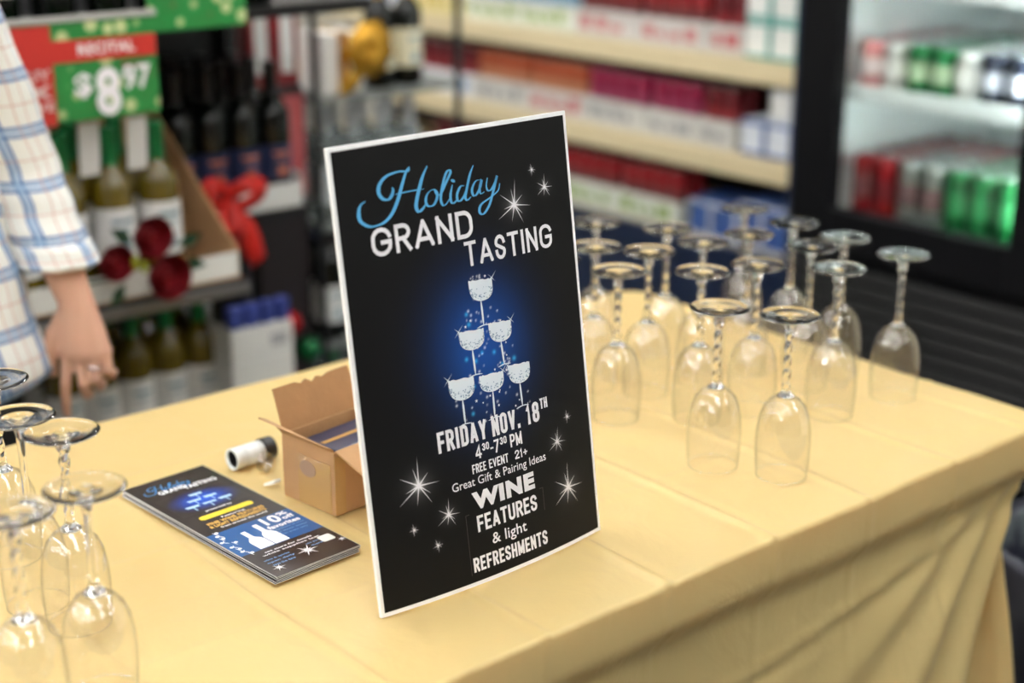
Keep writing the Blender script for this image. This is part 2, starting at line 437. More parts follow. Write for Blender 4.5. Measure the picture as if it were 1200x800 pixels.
# ------------------------------------------------------------------ poster
PW, PH, PT = .308, .470, .004
pth = R(8)
pu = Vector((-.029, 1, 0)).normalized(); pn0 = Vector((pu.y, -pu.x, 0))
pv = (-pn0 * math.sin(pth) + Vector((0, 0, 1)) * math.cos(pth)); pn = pu.cross(pv).normalized()
porg = Vector((-1.132, .783, TOP))
def bow(u, v):
    s = u / PW; h = v / PH
    return .014 * 4 * s * (1 - s) * max(0.0, 1 - h) ** 1.1
def pmap(u, v, d=0.0):
    """poster millimetres -> local point"""
    u *= .001; v *= .001
    return tuple(pu * u + pv * v + pn * (bow(u, v) + d))
poster = thing('event_poster', 'black event poster with white border leaning upright on the yellow table', 'poster', porg)
# board
mb = MB(); nu, nv = 24, 24
for d in (0, -PT):
    mb.add([pmap(PW * 1000 * i / nu, PH * 1000 * j / nv, d) for j in range(nv + 1) for i in range(nu + 1)],
           [((j * (nu + 1) + i), (j * (nu + 1) + i + 1), ((j + 1) * (nu + 1) + i + 1), ((j + 1) * (nu + 1) + i)) if d == 0 else
            ((j * (nu + 1) + i), ((j + 1) * (nu + 1) + i), ((j + 1) * (nu + 1) + i + 1), (j * (nu + 1) + i + 1)) for j in range(nv) for i in range(nu)])
N1 = (nu + 1) * (nv + 1)
bd = [i for i in range(nu + 1)] + [j * (nu + 1) + nu for j in range(1, nv + 1)] + [nv * (nu + 1) + i for i in range(nu - 1, -1, -1)] + [j * (nu + 1) for j in range(nv - 1, 0, -1)]
for a, b in zip(bd, bd[1:] + bd[:1]): mb.f.append((a, a + N1, b + N1, b)); mb.smooth.append(False)
M_BOARD = mat('poster_board_white', srgb(253, 253, 253), .35)
mb.build('board', M_BOARD, poster)
# easel strut behind
sm = PW / 2
a0 = pu * sm + pv * .30 - pn * (PT + .001); foot = pu * sm - pn0 * .155
mb = MB(); wv = pu * .035
mb.add([a0 - wv, a0 + wv, foot + wv * 1.3, foot - wv * 1.3, a0 - wv - pn * .003, a0 + wv - pn * .003, foot + wv * 1.3 - pn0 * .003, foot - wv * 1.3 - pn0 * .003],
       [(0, 1, 2, 3), (7, 6, 5, 4), (0, 4, 5, 1), (1, 5, 6, 2), (2, 6, 7, 3), (3, 7, 4, 0)])
mb.build('easel_strut', M_CARD, poster)

# printed face: art stored as colours on a fine grid
GL = [[(150.0, 316.0), (181.3, 313.5), (163.6, 292.3), (163.6, 267.0)], [(129.6, 266.8), (162.6, 264.7), (144.9, 245.0), (145.3, 218.8)], [(169.5, 268.3), (200.6, 265.6), (184.0, 245.2), (185.1, 221.0)], [(109.0, 221.0), (142.1, 218.3), (124.5, 196.8), (124.4, 171.8)], [(149.1, 216.6), (182.1, 215.3), (165.1, 196.5), (163.9, 168.9)], [(189.1, 218.8), (220.1, 216.9), (203.5, 196.3), (203.8, 171.8)]]
SPARKS = [(223.3, 382.4, 27, .0), (268.3, 394.4, 14, .1), (252.5, 414.8, 7, 0), (58.6, 123.6, 30, .1), (90.0, 84.4, 17, .05), (47.2, 79.9, 7, 0), (72.8, 56.4, 8, .2), (259.4, 65.7, 28, .1), (249.2, 120.2, 16, .0), (268.5, 143.3, 8, 0)]
rng = random.Random(5)
DOTS = []
for k in range(95):
    v = rng.uniform(168, 322); half = 8 + (322 - v) / 154 * 52
    DOTS.append((163 + rng.uniform(-half, half), v, rng.choice((.8, 1.0, 1.3)), 0))
for k in range(16):
    v = rng.uniform(175, 305); half = 8 + (322 - v) / 154 * 50
    DOTS.append((163 + rng.uniform(-half, half), v, rng.uniform(1.6, 2.8), 1))
def face_colour(u, v):
    gx = (u - 160) / 62; gy = (v - 245) / 74; g = gx * gx + gy * gy
    k = math.exp(-g * 1.5) if g < 6 else 0
    k = k * .95; r_, g_, b_ = .0065 + .004 * k, .0065 + .075 * k, .007 + .36 * k
    add = 0
    for (su, sv, L, rot) in SPARKS:
        dx = u - su; dy = v - sv; d = math.hypot(dx, dy)
        if d > L * 1.3: continue
        add += .9 * math.exp(-(d / (L * .13)) ** 2) + .22 * math.exp(-d / (L * .2))
    for (su, sv, rr, kind) in DOTS:
        d = math.hypot(u - su, v - sv)
        if d < rr * 2.2:
            e = math.exp(-(d / rr) ** 2 * 1.3)
            if kind: g_ += .35 * e; b_ += .6 * e; r_ += .03 * e
            else: add += .8 * e
    r_ += add; g_ += add; b_ += add
    return (min(1, r_), min(1, g_), min(1, b_), 1)
BORD = 3.8
gu, gv = 230, 355
U = [BORD + (PW * 1000 - 2 * BORD) * i / gu for i in range(gu + 1)]; Vv = [BORD + .5 + (PH * 1000 - 2 * BORD - 1) * j / gv for j in range(gv + 1)]
me = bpy.data.meshes.new('printed_face')
me.from_pydata([pmap(u, v, .00025) for v in Vv for u in U], [], [(j * (gu + 1) + i, j * (gu + 1) + i + 1, (j + 1) * (gu + 1) + i + 1, (j + 1) * (gu + 1) + i) for j in range(gv) for i in range(gu)])
me.polygons.foreach_set('use_smooth', [True] * len(me.polygons)); me.update()
at = me.color_attributes.new('print', 'FLOAT_COLOR', 'POINT'); buf = []
for v in Vv:
    for u in U: buf += face_colour(u, v)
at.data.foreach_set('color', buf); me.materials.append(vcol_mat('poster_ink', .5, spec=.2)); link('printed_face', me, poster)

INK = lambda u, v: pmap(u, v, .0005)
INK2 = lambda u, v: pmap(u, v, .0007)
M_INKW = mat('ink_white', srgb(244, 242, 246), .4); M_INKB = mat('ink_sky_blue', srgb(92, 176, 226), .4)
M_INKG = mat('ink_pale_glass', srgb(170, 205, 228), .4); M_INKL = mat('ink_faint_line', srgb(72, 66, 64), .4)
STROKES = [[(37.1, 414.5), (31.3, 411.9), (28.1, 406.3), (28.1, 397.6), (34.3, 391.8), (42.3, 389.3), (55.8, 391.1), (66.5, 398.2), (74.9, 409.6), (82.1, 423.2), (89.2, 435.8), (93.7, 439.9)], [(93.7, 439.9), (91.2, 435.9), (80.3, 437.1), (65.5, 434.9), (56.2, 428.5), (53.6, 420.6), (57.3, 414.1), (64.0, 412.2), (68.9, 415.8), (71.0, 420.5), (69.9, 423.0)], [(72.5, 415.8), (88.6, 416.3), (108.5, 416.1)], [(115.6, 437.6), (107.9, 427.2), (99.7, 410.7), (96.3, 400.4), (98.6, 395.0), (104.2, 397.1), (108.4, 401.0)], [(117.0, 413.6), (111.4, 409.9), (108.8, 403.4), (111.2, 398.6), (117.5, 398.4), (122.4, 403.3), (124.0, 409.4), (120.7, 413.5), (116.1, 413.2)], [(121.1, 412.4), (122.7, 408.8), (128.2, 408.0), (136.7, 418.1), (143.8, 427.1), (142.1, 429.7), (137.8, 426.9), (132.0, 415.8), (127.8, 403.4), (129.5, 396.6), (133.9, 397.1), (139.1, 401.7)], [(144.5, 414.9), (140.7, 405.5), (140.5, 398.1), (144.2, 396.7), (149.3, 400.1)], [(159.7, 411.7), (154.5, 411.5), (149.2, 404.8), (148.9, 398.6), (152.6, 397.6), (157.9, 401.8), (162.7, 410.2)], [(174.2, 430.2), (168.4, 421.6), (162.4, 408.3), (159.3, 400.0), (161.5, 396.8), (166.8, 399.5)], [(181.3, 414.6), (174.8, 413.9), (169.1, 406.7), (169.9, 400.4), (174.1, 400.6), (179.7, 406.7), (183.1, 414.4), (179.1, 405.8), (180.0, 400.5), (185.0, 401.8)], [(191.0, 415.3), (188.4, 407.9), (189.4, 402.6), (193.9, 402.5), (200.4, 408.8), (204.0, 415.4), (196.6, 400.1), (189.3, 387.2), (180.5, 379.7), (175.5, 382.4), (178.6, 389.5), (191.6, 394.7), (203.1, 400.1), (206.7, 407.2)]]
mb = MB()
for k, s in enumerate(STROKES):
    put_stroke(mb, INK, s, 3.7 if k in (0, 1, 3) else 2.7)
put_stroke(mb, INK, [(145.2, 417.2), (146.4, 420.0)], 5)
mb.build('script_lettering', M_INKB, poster)
def lettering(name, items, m=M_INKW, fmap=INK):
    b = MB()
    for it in items: put_text(b, fmap, *it)
    return b.build(name, m, poster)
def caps(name, items, **k):
    b = MB()
    for it in items: sans(b, INK, *it, **k)
    return b.build(name, M_INKW, poster)
WR_ = dict(WID); WR_.update({'G': 1.15, 'R': .85, 'A': 1.15, 'N': .95, 'D': 1.0, 'S': .85, 'T': .95, 'I': .02})
caps('title_lettering', [('GRAND', 38, 164.5, 359, 387, 4.3), ('TASTING', 150, 272, 330, 355.5, 3.7)], gap=.95, wid=WR_, round_ends=True)
caps('date_lettering', [('FRIDAY', 87, 151, 149.5, 171.5, 3.7), ('NOV.', 158, 198, 149.5, 171.5, 3.7), ('18', 207, 226.5, 149.5, 171.5, 3.9), ('TH', 228.8, 240, 161.5, 173, 2.1)])
caps('time_lettering', [('4', 132.5, 140.5, 132, 146, 2.2), ('30', 142, 151.5, 138.5, 146.5, 1.5), ('-', 152.8, 157.0, 132, 146, 1.8), ('7', 158, 165, 132, 146, 2.2), ('30', 166.5, 176, 138.5, 146.5, 1.5), ('PM', 180.5, 197.5, 132, 146, 2.2)])
caps('price_lettering', [('FREE', 126, 144.5, 117.8, 127.4, 1.5), ('EVENT', 148.5, 175.5, 117.8, 127.4, 1.5), ('21+', 185, 203, 117.8, 127.4, 1.6)])
lettering('pairing_lettering', [('Great Gift & Pairing Ideas', 98, 229, 102.5, 114.5, .004)])
lettering('wine_lettering', [('WINE', 121, 208.5, 79.5, 98.5, .062)])
caps('features_lettering', [('FEATURES', 124, 208.5, 55.5, 73.0, 3.0)])
lettering('light_lettering', [('& light', 141, 190, 34, 49.5, .010)])
caps('refreshments_lettering', [('REFRESHMENTS', 113, 218.5, 14.5, 30.0, 2.7)])
mb = MB()
for a, b in (((110.5, 77), (219.5, 77)), ((219.5, 77), (219, 52)), ((110.5, 77), (109.5, 12))):
    du, dv = b[0] - a[0], b[1] - a[1]; L = math.hypot(du, dv); nx_, ny_ = -dv / L * .28, du / L * .28
    mb.add([INK(a[0] + nx_, a[1] + ny_), INK(a[0] - nx_, a[1] - ny_), INK(b[0] - nx_, b[1] - ny_), INK(b[0] + nx_, b[1] + ny_)], [(0, 1, 2, 3)])
mb.build('outline_box', M_INKL, poster)
# sparkle rays
mb = MB()
for (su, sv, L, rot) in SPARKS:
    for k in range(10 if L > 12 else 8):
        n_ = 10 if L > 12 else 8
        a = rot + 2 * PI * k / n_ + .16 * ((k * 7) % 3 - 1); l = L * (1.0 if k % 2 == 0 else .62) * (.85 + .3 * ((k * 5) % 4) / 4)
        wq = L * .022 + .18
        ca, sa = math.cos(a), math.sin(a)
        mb.add([INK(su - sa * wq, sv + ca * wq), INK(su + sa * wq, sv - ca * wq), INK(su + ca * l, sv + sa * l)], [(0, 1, 2)])
mb.build('sparkle_rays', M_INKW, poster)['kind'] = 'stuff'
# glass pyramid
frost = MB(); lines = MB()
for (a, b, c, d) in GL:
    W = b[0] - a[0]; tl = a[1]; tr = b[1]; H = (a[1] + b[1]) / 2 - c[1]; cxm = (a[0] + b[0]) / 2
    pts = []
    n = 18
    def outline(s, sc=1.0):
        ang = PI * s
        x = cxm - math.cos(ang) * W / 2 * sc * (1.0 + .10 * math.sin(ang))
        yy = (tl + (tr - tl) * s) - H * (abs(math.sin(ang)) ** .55)
        return x, yy
    vs = [outline(i / n) for i in range(n + 1)]
    vs = [(x, y) for x, y in vs]
    vc = [(x, (tl * (1 - (x - a[0]) / W) + tr * ((x - a[0]) / W)) - 1.0 * (.5 + .5 * math.sin(x * 1.7))) for x, y in vs]
    mb_ = frost; o_ = [INK(*p) for p in vs] + [INK(*p) for p in vc]
    mb_.add(o_, [(i, i + 1, n + 2 + i, n + 1 + i) for i in range(n)])
    rr = random.Random(int(a[0]))
    for k in range(70):
        s = rr.uniform(.08, .92); x, y = outline(s); ytop = tl + (tr - tl) * s - 2.5
        yy = rr.uniform(y + 1, ytop - 6) if k < 30 else rr.uniform(y + 1, y + 7); q = rr.uniform(.4, 1.1)
        if yy > ytop: continue
        lines.add([INK2(x - q, yy), INK2(x, yy - q * .6), INK2(x + q, yy + .2), INK2(x, yy + q * .8)], [(0, 1, 2, 3)])
    put_stroke(frost, INK, [(c[0], c[1] + 1), ((c[0] + d[0]) / 2, (c[1] + d[1]) / 2), (d[0], d[1] + .5)], 2.0)
    put_stroke(frost, INK, [(d[0] - 9, d[1] - 1.2), (d[0], d[1] + .2), (d[0] + 9, d[1] - .6)], 2.2)
    for sx, sy in ((a if GL.index([a, b, c, d]) % 2 else b),):
        for ang, l in ((.8, 9), (2.4, 7), (3.9, 8), (5.5, 6)):
            mb_.add([INK2(sx - math.sin(ang) * .4, sy + math.cos(ang) * .4), INK2(sx + math.sin(ang) * .4, sy - math.cos(ang) * .4), INK2(sx + math.cos(ang) * l, sy + math.sin(ang) * l)], [(0, 1, 2)])
frost.build('glass_pyramid_print', mat('ink_frost', srgb(232, 240, 246), .4), poster)
lines.build('glass_shading_print', mat('ink_slate', srgb(104, 138, 168), .4), poster)['kind'] = 'stuff'
sb = MB()
for k in range(26):
    v = rng.uniform(172, 320); half = 8 + (322 - v) / 154 * 50; u = 163 + rng.uniform(-half, half); q = rng.uniform(1.2, 2.2)
    pts = [INK(u + (q if i % 2 == 0 else q * .4) * math.sin(i * PI / 5), v + (q if i % 2 == 0 else q * .4) * math.cos(i * PI / 5)) for i in range(10)]
    sb.add(pts, [tuple(range(10))])
sb.build('tiny_stars_print', M_INKW, poster)

# ------------------------------------------------------------------ flyers
FW, FL = .111, .309
fa = math.atan2(.021, .313)
M_FLY = mat('flyer_black', srgb(48, 38, 36), .3, coat=.2); M_FEDGE = mat('flyer_paper', srgb(205, 205, 205), .6)
fly_body = MB().box(0, FL, 0, FW, 0, .00062).mesh('sheet'); fly_body.materials.append(M_FEDGE)
fly_ink = MB().box(.0004, FL - .0004, .0004, FW - .0004, .00062, .00070).mesh('printed_face'); fly_ink.materials.append(M_FLY)
NF = 9; FZ = TOP + .0008
rng = random.Random(3)
FLO = Vector((-1.572, .722, 0))
for k in range(NF):
    last = k == NF - 1
    dx = 0 if last else rng.uniform(-.0015, .0015) + (.003 if k < 3 else 0); dy = 0 if last else rng.uniform(-.002, .001) - (.002 if k < 3 else 0)
    t = thing('flyer', 'top black flyer of the stack, printed with a blue band reading 10% off' if last else 'black glossy flyer in the stack under the printed top flyer',
              'flyer', (FLO.x + dx, FLO.y + dy, FZ + k * .00072), fa + (0 if last else rng.uniform(-.008, .008)), 'stacked flyers below the top one' if not last else None)
    link('sheet', fly_body, t); link('printed_face', fly_ink, t)
topf = t
def fmap(u, v, d=.00078): return (v * FL, u * FW, d)          # u across, v down the page
def fm2(u, v): return fmap(u, -v)
def fpart(name, m, texts=(), quads=(), d=.00078):
    b = MB()
    for q in quads: b.add([fmap(a, c, d) for a, c in q], [tuple(range(len(q)))])
    for tx in texts:
        txt, u0, u1, v0, v1, bold = tx[:6]
        put_text(b, lambda u, v: fmap(u, v, d + .00006), txt, u0, u1, v1, v0, bold)
    return b.build(name, m, topf)
M_FB = mat('flyer_band_blue', srgb(34, 88, 150), .3)
def rect(u0, u1, v0, v1): return [(u0, v0), (u1, v0), (u1, v1), (u0, v1)]
fpart('blue_band', M_FB, quads=[rect(.004, .996, .57, .79)])
b = MB()
for s in STROKES: put_stroke(b, lambda u, v: fmap(.10 + (u - 28) / 180 * .56, .135 - (v - 380) / 60 * .085, .0009), s, 4.5)
b.build('script_lettering', mat('ink_blue_flyer', srgb(70, 140, 205), .4), topf)
fpart('title_lettering', M_INKW, texts=[('GRAND', .22, .56, .112, .145, .04), ('TASTING', .50, .90, .128, .160, .04)], d=.00096)
# blue glow and glasses
me = bpy.data.meshes.new('glow_print'); gn = 40
me.from_pydata([fmap(.08 + .84 * i / gn, .18 + .20 * j / gn, .00076) for j in range(gn + 1) for i in range(gn + 1)], [], [(j * (gn + 1) + i, (j + 1) * (gn + 1) + i, (j + 1) * (gn + 1) + i + 1, j * (gn + 1) + i + 1) for j in range(gn) for i in range(gn)])
at = me.color_attributes.new('print', 'FLOAT_COLOR', 'POINT'); buf = []
dk = srgb(48, 38, 36)
for j in range(gn + 1):
    for i in range(gn + 1):
        gx = (i / gn - .5) * 2; gy = (j / gn - .5) * 2; k = max(0, math.exp(-(gx * gx + gy * gy) * 2.6) - .06)
        buf += [dk[0] * (1 - k) + .01 * k, dk[1] * (1 - k) + .11 * k, dk[2] * (1 - k) + .75 * k, 1]
at.data.foreach_set('color', buf); me.materials.append(vcol_mat('flyer_ink', .3)); link('glow_print', me, topf)
gs = []
for (a, b_, c, d) in GL:
    f = lambda p: (.5 + (p[0] - 165) / 150 * .75, .285 - (p[1] - 243) / 150 * .15)
    A, B, C_, D = f(a), f(b_), f(c), f(d)
    gs.append([(A[0], A[1]), (B[0], B[1]), (B[0] - .01, B[1] + .018), (C_[0] + .03, C_[1] - .004), (C_[0] - .03, C_[1] - .004), (A[0] + .01, A[1] + .018)])
    gs.append([(C_[0] - .008, C_[1] - .004), (C_[0] + .008, C_[1] - .004), (D[0] + .006, D[1]), (D[0] - .006, D[1])])
fpart('glass_print', M_INKG, quads=gs, d=.0009)
fpart('yellow_bar', mat('ink_yellow', srgb(242, 214, 60), .4), quads=[[(.22, .412), (.80, .412), (.83, .420), (.83, .438), (.80, .446), (.22, .446), (.19, .438), (.19, .420)]])
fpart('small_white_lettering', M_INKW, texts=[('presented by', .34, .66, .375, .392, .02), ('Featuring', .38, .66, .458, .474, .03), ('from around the world', .24, .80, .531, .545, .02),
      ('see store for details', .22, .78, .812, .824, .02), ('while supplies last', .16, .84, .832, .846, .02)])
fpart('gold_lettering', mat('ink_gold', srgb(226, 178, 92), .4), texts=[('FINE WINE FEATURES', .17, .85, .478, .500, .05), ('& LIGHT REFRESHMENTS', .15, .83, .504, .526, .05)])
fpart('discount_lettering', M_INKW, texts=[('10', .60, .80, .578, .645, .03), ('%', .81, .93, .578, .605, .04), ('off', .81, .95, .612, .642, .04), ('favorites', .56, .94, .652, .682, .04)], d=.0009)
fpart('fine_print', mat('ink_pale_blue', srgb(120, 160, 210), .4), texts=[('any bottle of wine', .58, .94, .690, .704, .01), ('in stock today', .58, .94, .712, .726, .01), ('this event only', .58, .90, .734, .748, .01), ('wine & spirits', .10, .40, .868, .882, .03), ('open daily', .10, .42, .890, .904, .03), ('save the date', .12, .38, .912, .926, .03), ('see you', .62, .78, .86, .872, .02), ('there', .64, .78, .88, .892, .02)], d=.0009)
fpart('white_plate', M_WHITE, quads=[[(.80, .845), (.92, .845), (.935, .852), (.935, .888), (.92, .895), (.80, .895), (.785, .888), (.785, .852)]])
def bottle_outline(u0, v0, wd, ht):
    return [(u0 + wd * .33, v0), (u0 + wd * .67, v0), (u0 + wd * .67, v0 + ht * .36), (u0 + wd * .9, v0 + ht * .48), (u0 + wd, v0 + ht * .58), (u0 + wd, v0 + ht), (u0, v0 + ht), (u0, v0 + ht * .58), (u0 + wd * .1, v0 + ht * .48), (u0 + wd * .33, v0 + ht * .36)]
fpart('bottle_print', M_INKW, quads=[bottle_outline(.24, .628, .17, .158), bottle_outline(.42, .606, .17, .18)], d=.0009)
b = MB()
for k in range(9):
    v = .56 + k * .027; u = .09 + .03 * math.sin(k * 1.9)
    put_stroke(b, lambda a, c: fmap(a, c, .0009), [(u, v), (u + .012 * (-1) ** k, v + .014), (u + .02, v + .03)], .008)
    q = .022; cu_, cv_ = u + .035 * (-1) ** k, v + .01
    b.add([fmap(cu_ + q * math.cos(i * PI / 3), cv_ + q * .38 * math.sin(i * PI / 3), .0009) for i in range(6)], [tuple(range(6))])
b.build('branch_print', M_INKW, topf)
b = MB()
for (u, v, L) in ((.56, .905, .045), (.14, .945, .028), (.955, .915, .02)):
    for k in range(12):
        a = 2 * PI * k / 12; l = L * (1 if k % 2 == 0 else .55); ca, sa = math.cos(a), math.sin(a); wq = L * .1
        b.add([fmap(u + (-sa * wq) * 2.8, v + ca * wq, .0009), fmap(u + sa * wq * 2.8, v - ca * wq, .0009), fmap(u + ca * l * 2.8, v + sa * l, .0009)], [(0, 1, 2)])
b.build('sparkle_print', M_INKW, topf)['kind'] = 'stuff'

# ------------------------------------------------------------------ open cardboard carton with packs
BXA = math.atan2(.012, .091)
carton = thing('cardboard_carton', 'small open brown cardboard carton with torn flaps behind the poster', 'box', (-1.452, .870, TOP), BXA)
BW, BD, BH, TH = .092, .125, .079, .0025      # along x, along y, height
def panel(name, x0, x1, y0, y1, z0, z1, m=M_CARD, parent=carton): return MB().box(x0, x1, y0, y1, z0, z1, .0006).build(name, m, parent)
panel('base_panel', 0, BW, 0, BD, 0, TH)
panel('side_panel', 0, BW, 0, TH, TH, BH); panel('side_panel', 0, BW, BD - TH, BD, TH, BH)
panel('end_panel', 0, TH, TH, BD - TH, TH, BH); panel('end_panel', BW - TH, BW, TH, BD - TH, TH, BH)
def flap(name, p0, p1, out, L, ang, taper=0, torn=False, curl=0, m=M_CARD, slant=0):
    """hinged on p0-p1, opened by ang from straight up towards out"""
    p0 = Vector(p0); p1 = Vector(p1); o = Vector(out); up = Vector((0, 0, 1)); n = 14; rws = 5
    d = (p1 - p0); vs = []
    for r in range(rws + 1):
        f = r / rws; a = R(ang) + curl * f; dirn = up * math.cos(a) + o * math.sin(a); thk = (o * math.cos(a) - up * math.sin(a)) * .0022
        for i in range(n + 1):
            s = i / n; ss = taper * f + s * (1 - 2 * taper * f)
            l = L * f * (1 - slant * s)
            if torn and r == rws and .25 < s < .8: l -= L * .12 * (.5 + .5 * math.sin(s * 40)) * math.sin((s - .25) / .55 * PI)
            vs.append(p0 + d * ss + dirn * l)
        for i in range(n + 1):
            s = i / n; ss = taper * f + s * (1 - 2 * taper * f); l = L * f * (1 - slant * s) * (1 - slant * s)
            if torn and r == rws and .25 < s < .8: l -= L * .12 * (.5 + .5 * math.sin(s * 40)) * math.sin((s - .25) / .55 * PI)
            vs.append(p0 + d * ss + dirn * l - thk)
    fs = []; st = 2 * (n + 1)
    for r in range(rws):
        for i in range(n):
            a = r * st + i; fs.append((a, a + 1, a + st + 1, a + st)); a += n + 1; fs.append((a + 1, a, a + st, a + st + 1))
        a = r * st; fs.append((a, a + st, a + st + n + 1, a + n + 1)); a = r * st + n; fs.append((a + st, a, a + n + 1, a + st + n + 1))
    for i in range(n):
        a = rws * st + i; fs.append((a, a + 1, a + n + 2, a + n + 1)); a = i; fs.append((a + 1, a, a + n + 1, a + n + 2))
    return MB().add(vs, fs).build(name, m, carton)
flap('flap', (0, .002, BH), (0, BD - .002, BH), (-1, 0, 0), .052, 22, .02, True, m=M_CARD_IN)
flap('flap', (.0, 0, BH), (BW - .002, 0, BH), (0, -1, 0), .040, 30, -.03, False, .35, slant=.55)
flap('flap', (BW, .002, BH), (BW, BD - .004, BH), (1, 0, 0), .046, 112, .02)
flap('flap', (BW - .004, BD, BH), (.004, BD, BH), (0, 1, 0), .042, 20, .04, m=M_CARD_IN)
M_TAPE = mat('packing_tape', srgb(196, 158, 104), .15, coat=.6)
MB().box(.028, .086, -.0006, 0, .002, .062).build('packing_tape', M_TAPE, carton)
MB().box(BW, BW + .0006, .0, .016, .002, BH - .006).build('packing_tape', M_TAPE, carton)
lab = MB()
lab.lathe([(.011, 0), (.011, .0004)], 16, (0, 0)); lab.xf(Matrix.Translation((.046, -.0007, .047)) @ Matrix.Rotation(PI / 2, 4, 'X') @ Matrix.Diagonal((1.3, .9, 1, 1)))
lab.build('scuffed_mark', mat('scuffed_card', srgb(168, 138, 116), .6), carton)
M_NAVY = mat('navy_pack', srgb(28, 44, 76), .3, coat=.4)
rz = Matrix.Rotation(BXA, 4, 'Z')
for k in range(4):
    p = rz @ Vector((.044, .060 + (k % 2) * .004, 0))
    t = thing('card_pack', ('topmost navy pack with a gold line inside the carton' if k == 3 else 'navy pack with pale edges stacked inside the open carton'), 'pack', (-1.452 + p.x, .870 + p.y, TOP + TH + .001 + k * .0172), BXA + (.03 if k % 2 else -.02), None if k == 3 else 'navy packs inside the carton')
    MB().box(-.030, .030, -.045, .045, 0, .0155, .002).build('pack_body', M_NAVY, t)
    MB().box(-.0305, .0305, -.04, .04, .004, .006).build('pale_edge', mat('pack_edge', srgb(170, 184, 198), .5), t)
    MB().box(-.004, .003, -.04, .04, .0156, .016).build('gold_line', mat('gold_foil', srgb(200, 160, 90), .35, .6), t)

# ------------------------------------------------------------------ white roll, clear ring, scrap
ax = Vector((-.001, .052, 0)); ra = math.atan2(.050, -.004)
t = thing('pourer_tube', 'white cylinder with open dark end and black cap lying beside the carton', 'tube', (-1.556, .860, TOP + .0142), ra)
Mx = Matrix.Rotation(PI / 2, 4, 'Y')
MB().lathe([(.0112, .030), (.0112, .0005), (.0138, 0), (.014, .001), (.0138, .018), (.0132, .0185), (.0132, .0195), (.0136, .020), (.0134, .044), (.010, .0445)], 32, cap=False).xf(Mx).build('sleeve', mat('white_gloss', srgb(232, 236, 236), .25), t)
MB().lathe([(.0, .028), (.0111, .028), (.0111, .003)], 32, cap=False).xf(Mx).build('dark_lining', M_BLACKPLASTIC, t)
MB().lathe([(.012, .0425), (.0142, .043), (.0144, .047), (.0144, .058), (.0138, .060), (0, .060)], 32, cap=False).xf(Mx).build('black_cap', M_BLACKPLASTIC, t)
rg = MB()
prof = []
for i in range(24):
    a = 2 * PI * i / 24
rings = []
for i in range(25):
    a = 2 * PI * i / 24; c = Vector((0, .0115 * math.cos(a), .0115 * math.sin(a))); rings.append((c, c.normalized() * .0012, Vector((.005, 0, 0))))
rg.loft(rings, 8, cap=False)
rg = rg.build('plastic_ring', thin_glass('clear_plastic', (.86, .84, .80, 1), 1.5, 2.2), None, (-1.527, .889, TOP + .0128), (0, 0, R(28)))
tag(rg, 'clear plastic ring standing against the white tube with the black cap', 'ring')
sc = MB().loft([((0, 0, .0), (.004, 0, 0), (0, .003, .001)), ((.004, .008, .003), (.005, 0, .001), (0, .003, .003)), ((.003, .016, .004), (.003, 0, 0), (0, .001, .002))], 7, sm=False).build('paper_scrap', M_WHITE, None, (-1.487, .866, TOP + .003), (0, 0, R(-20)))
tag(sc, 'tiny crumpled white scrap at the corner of the carton', 'scrap')

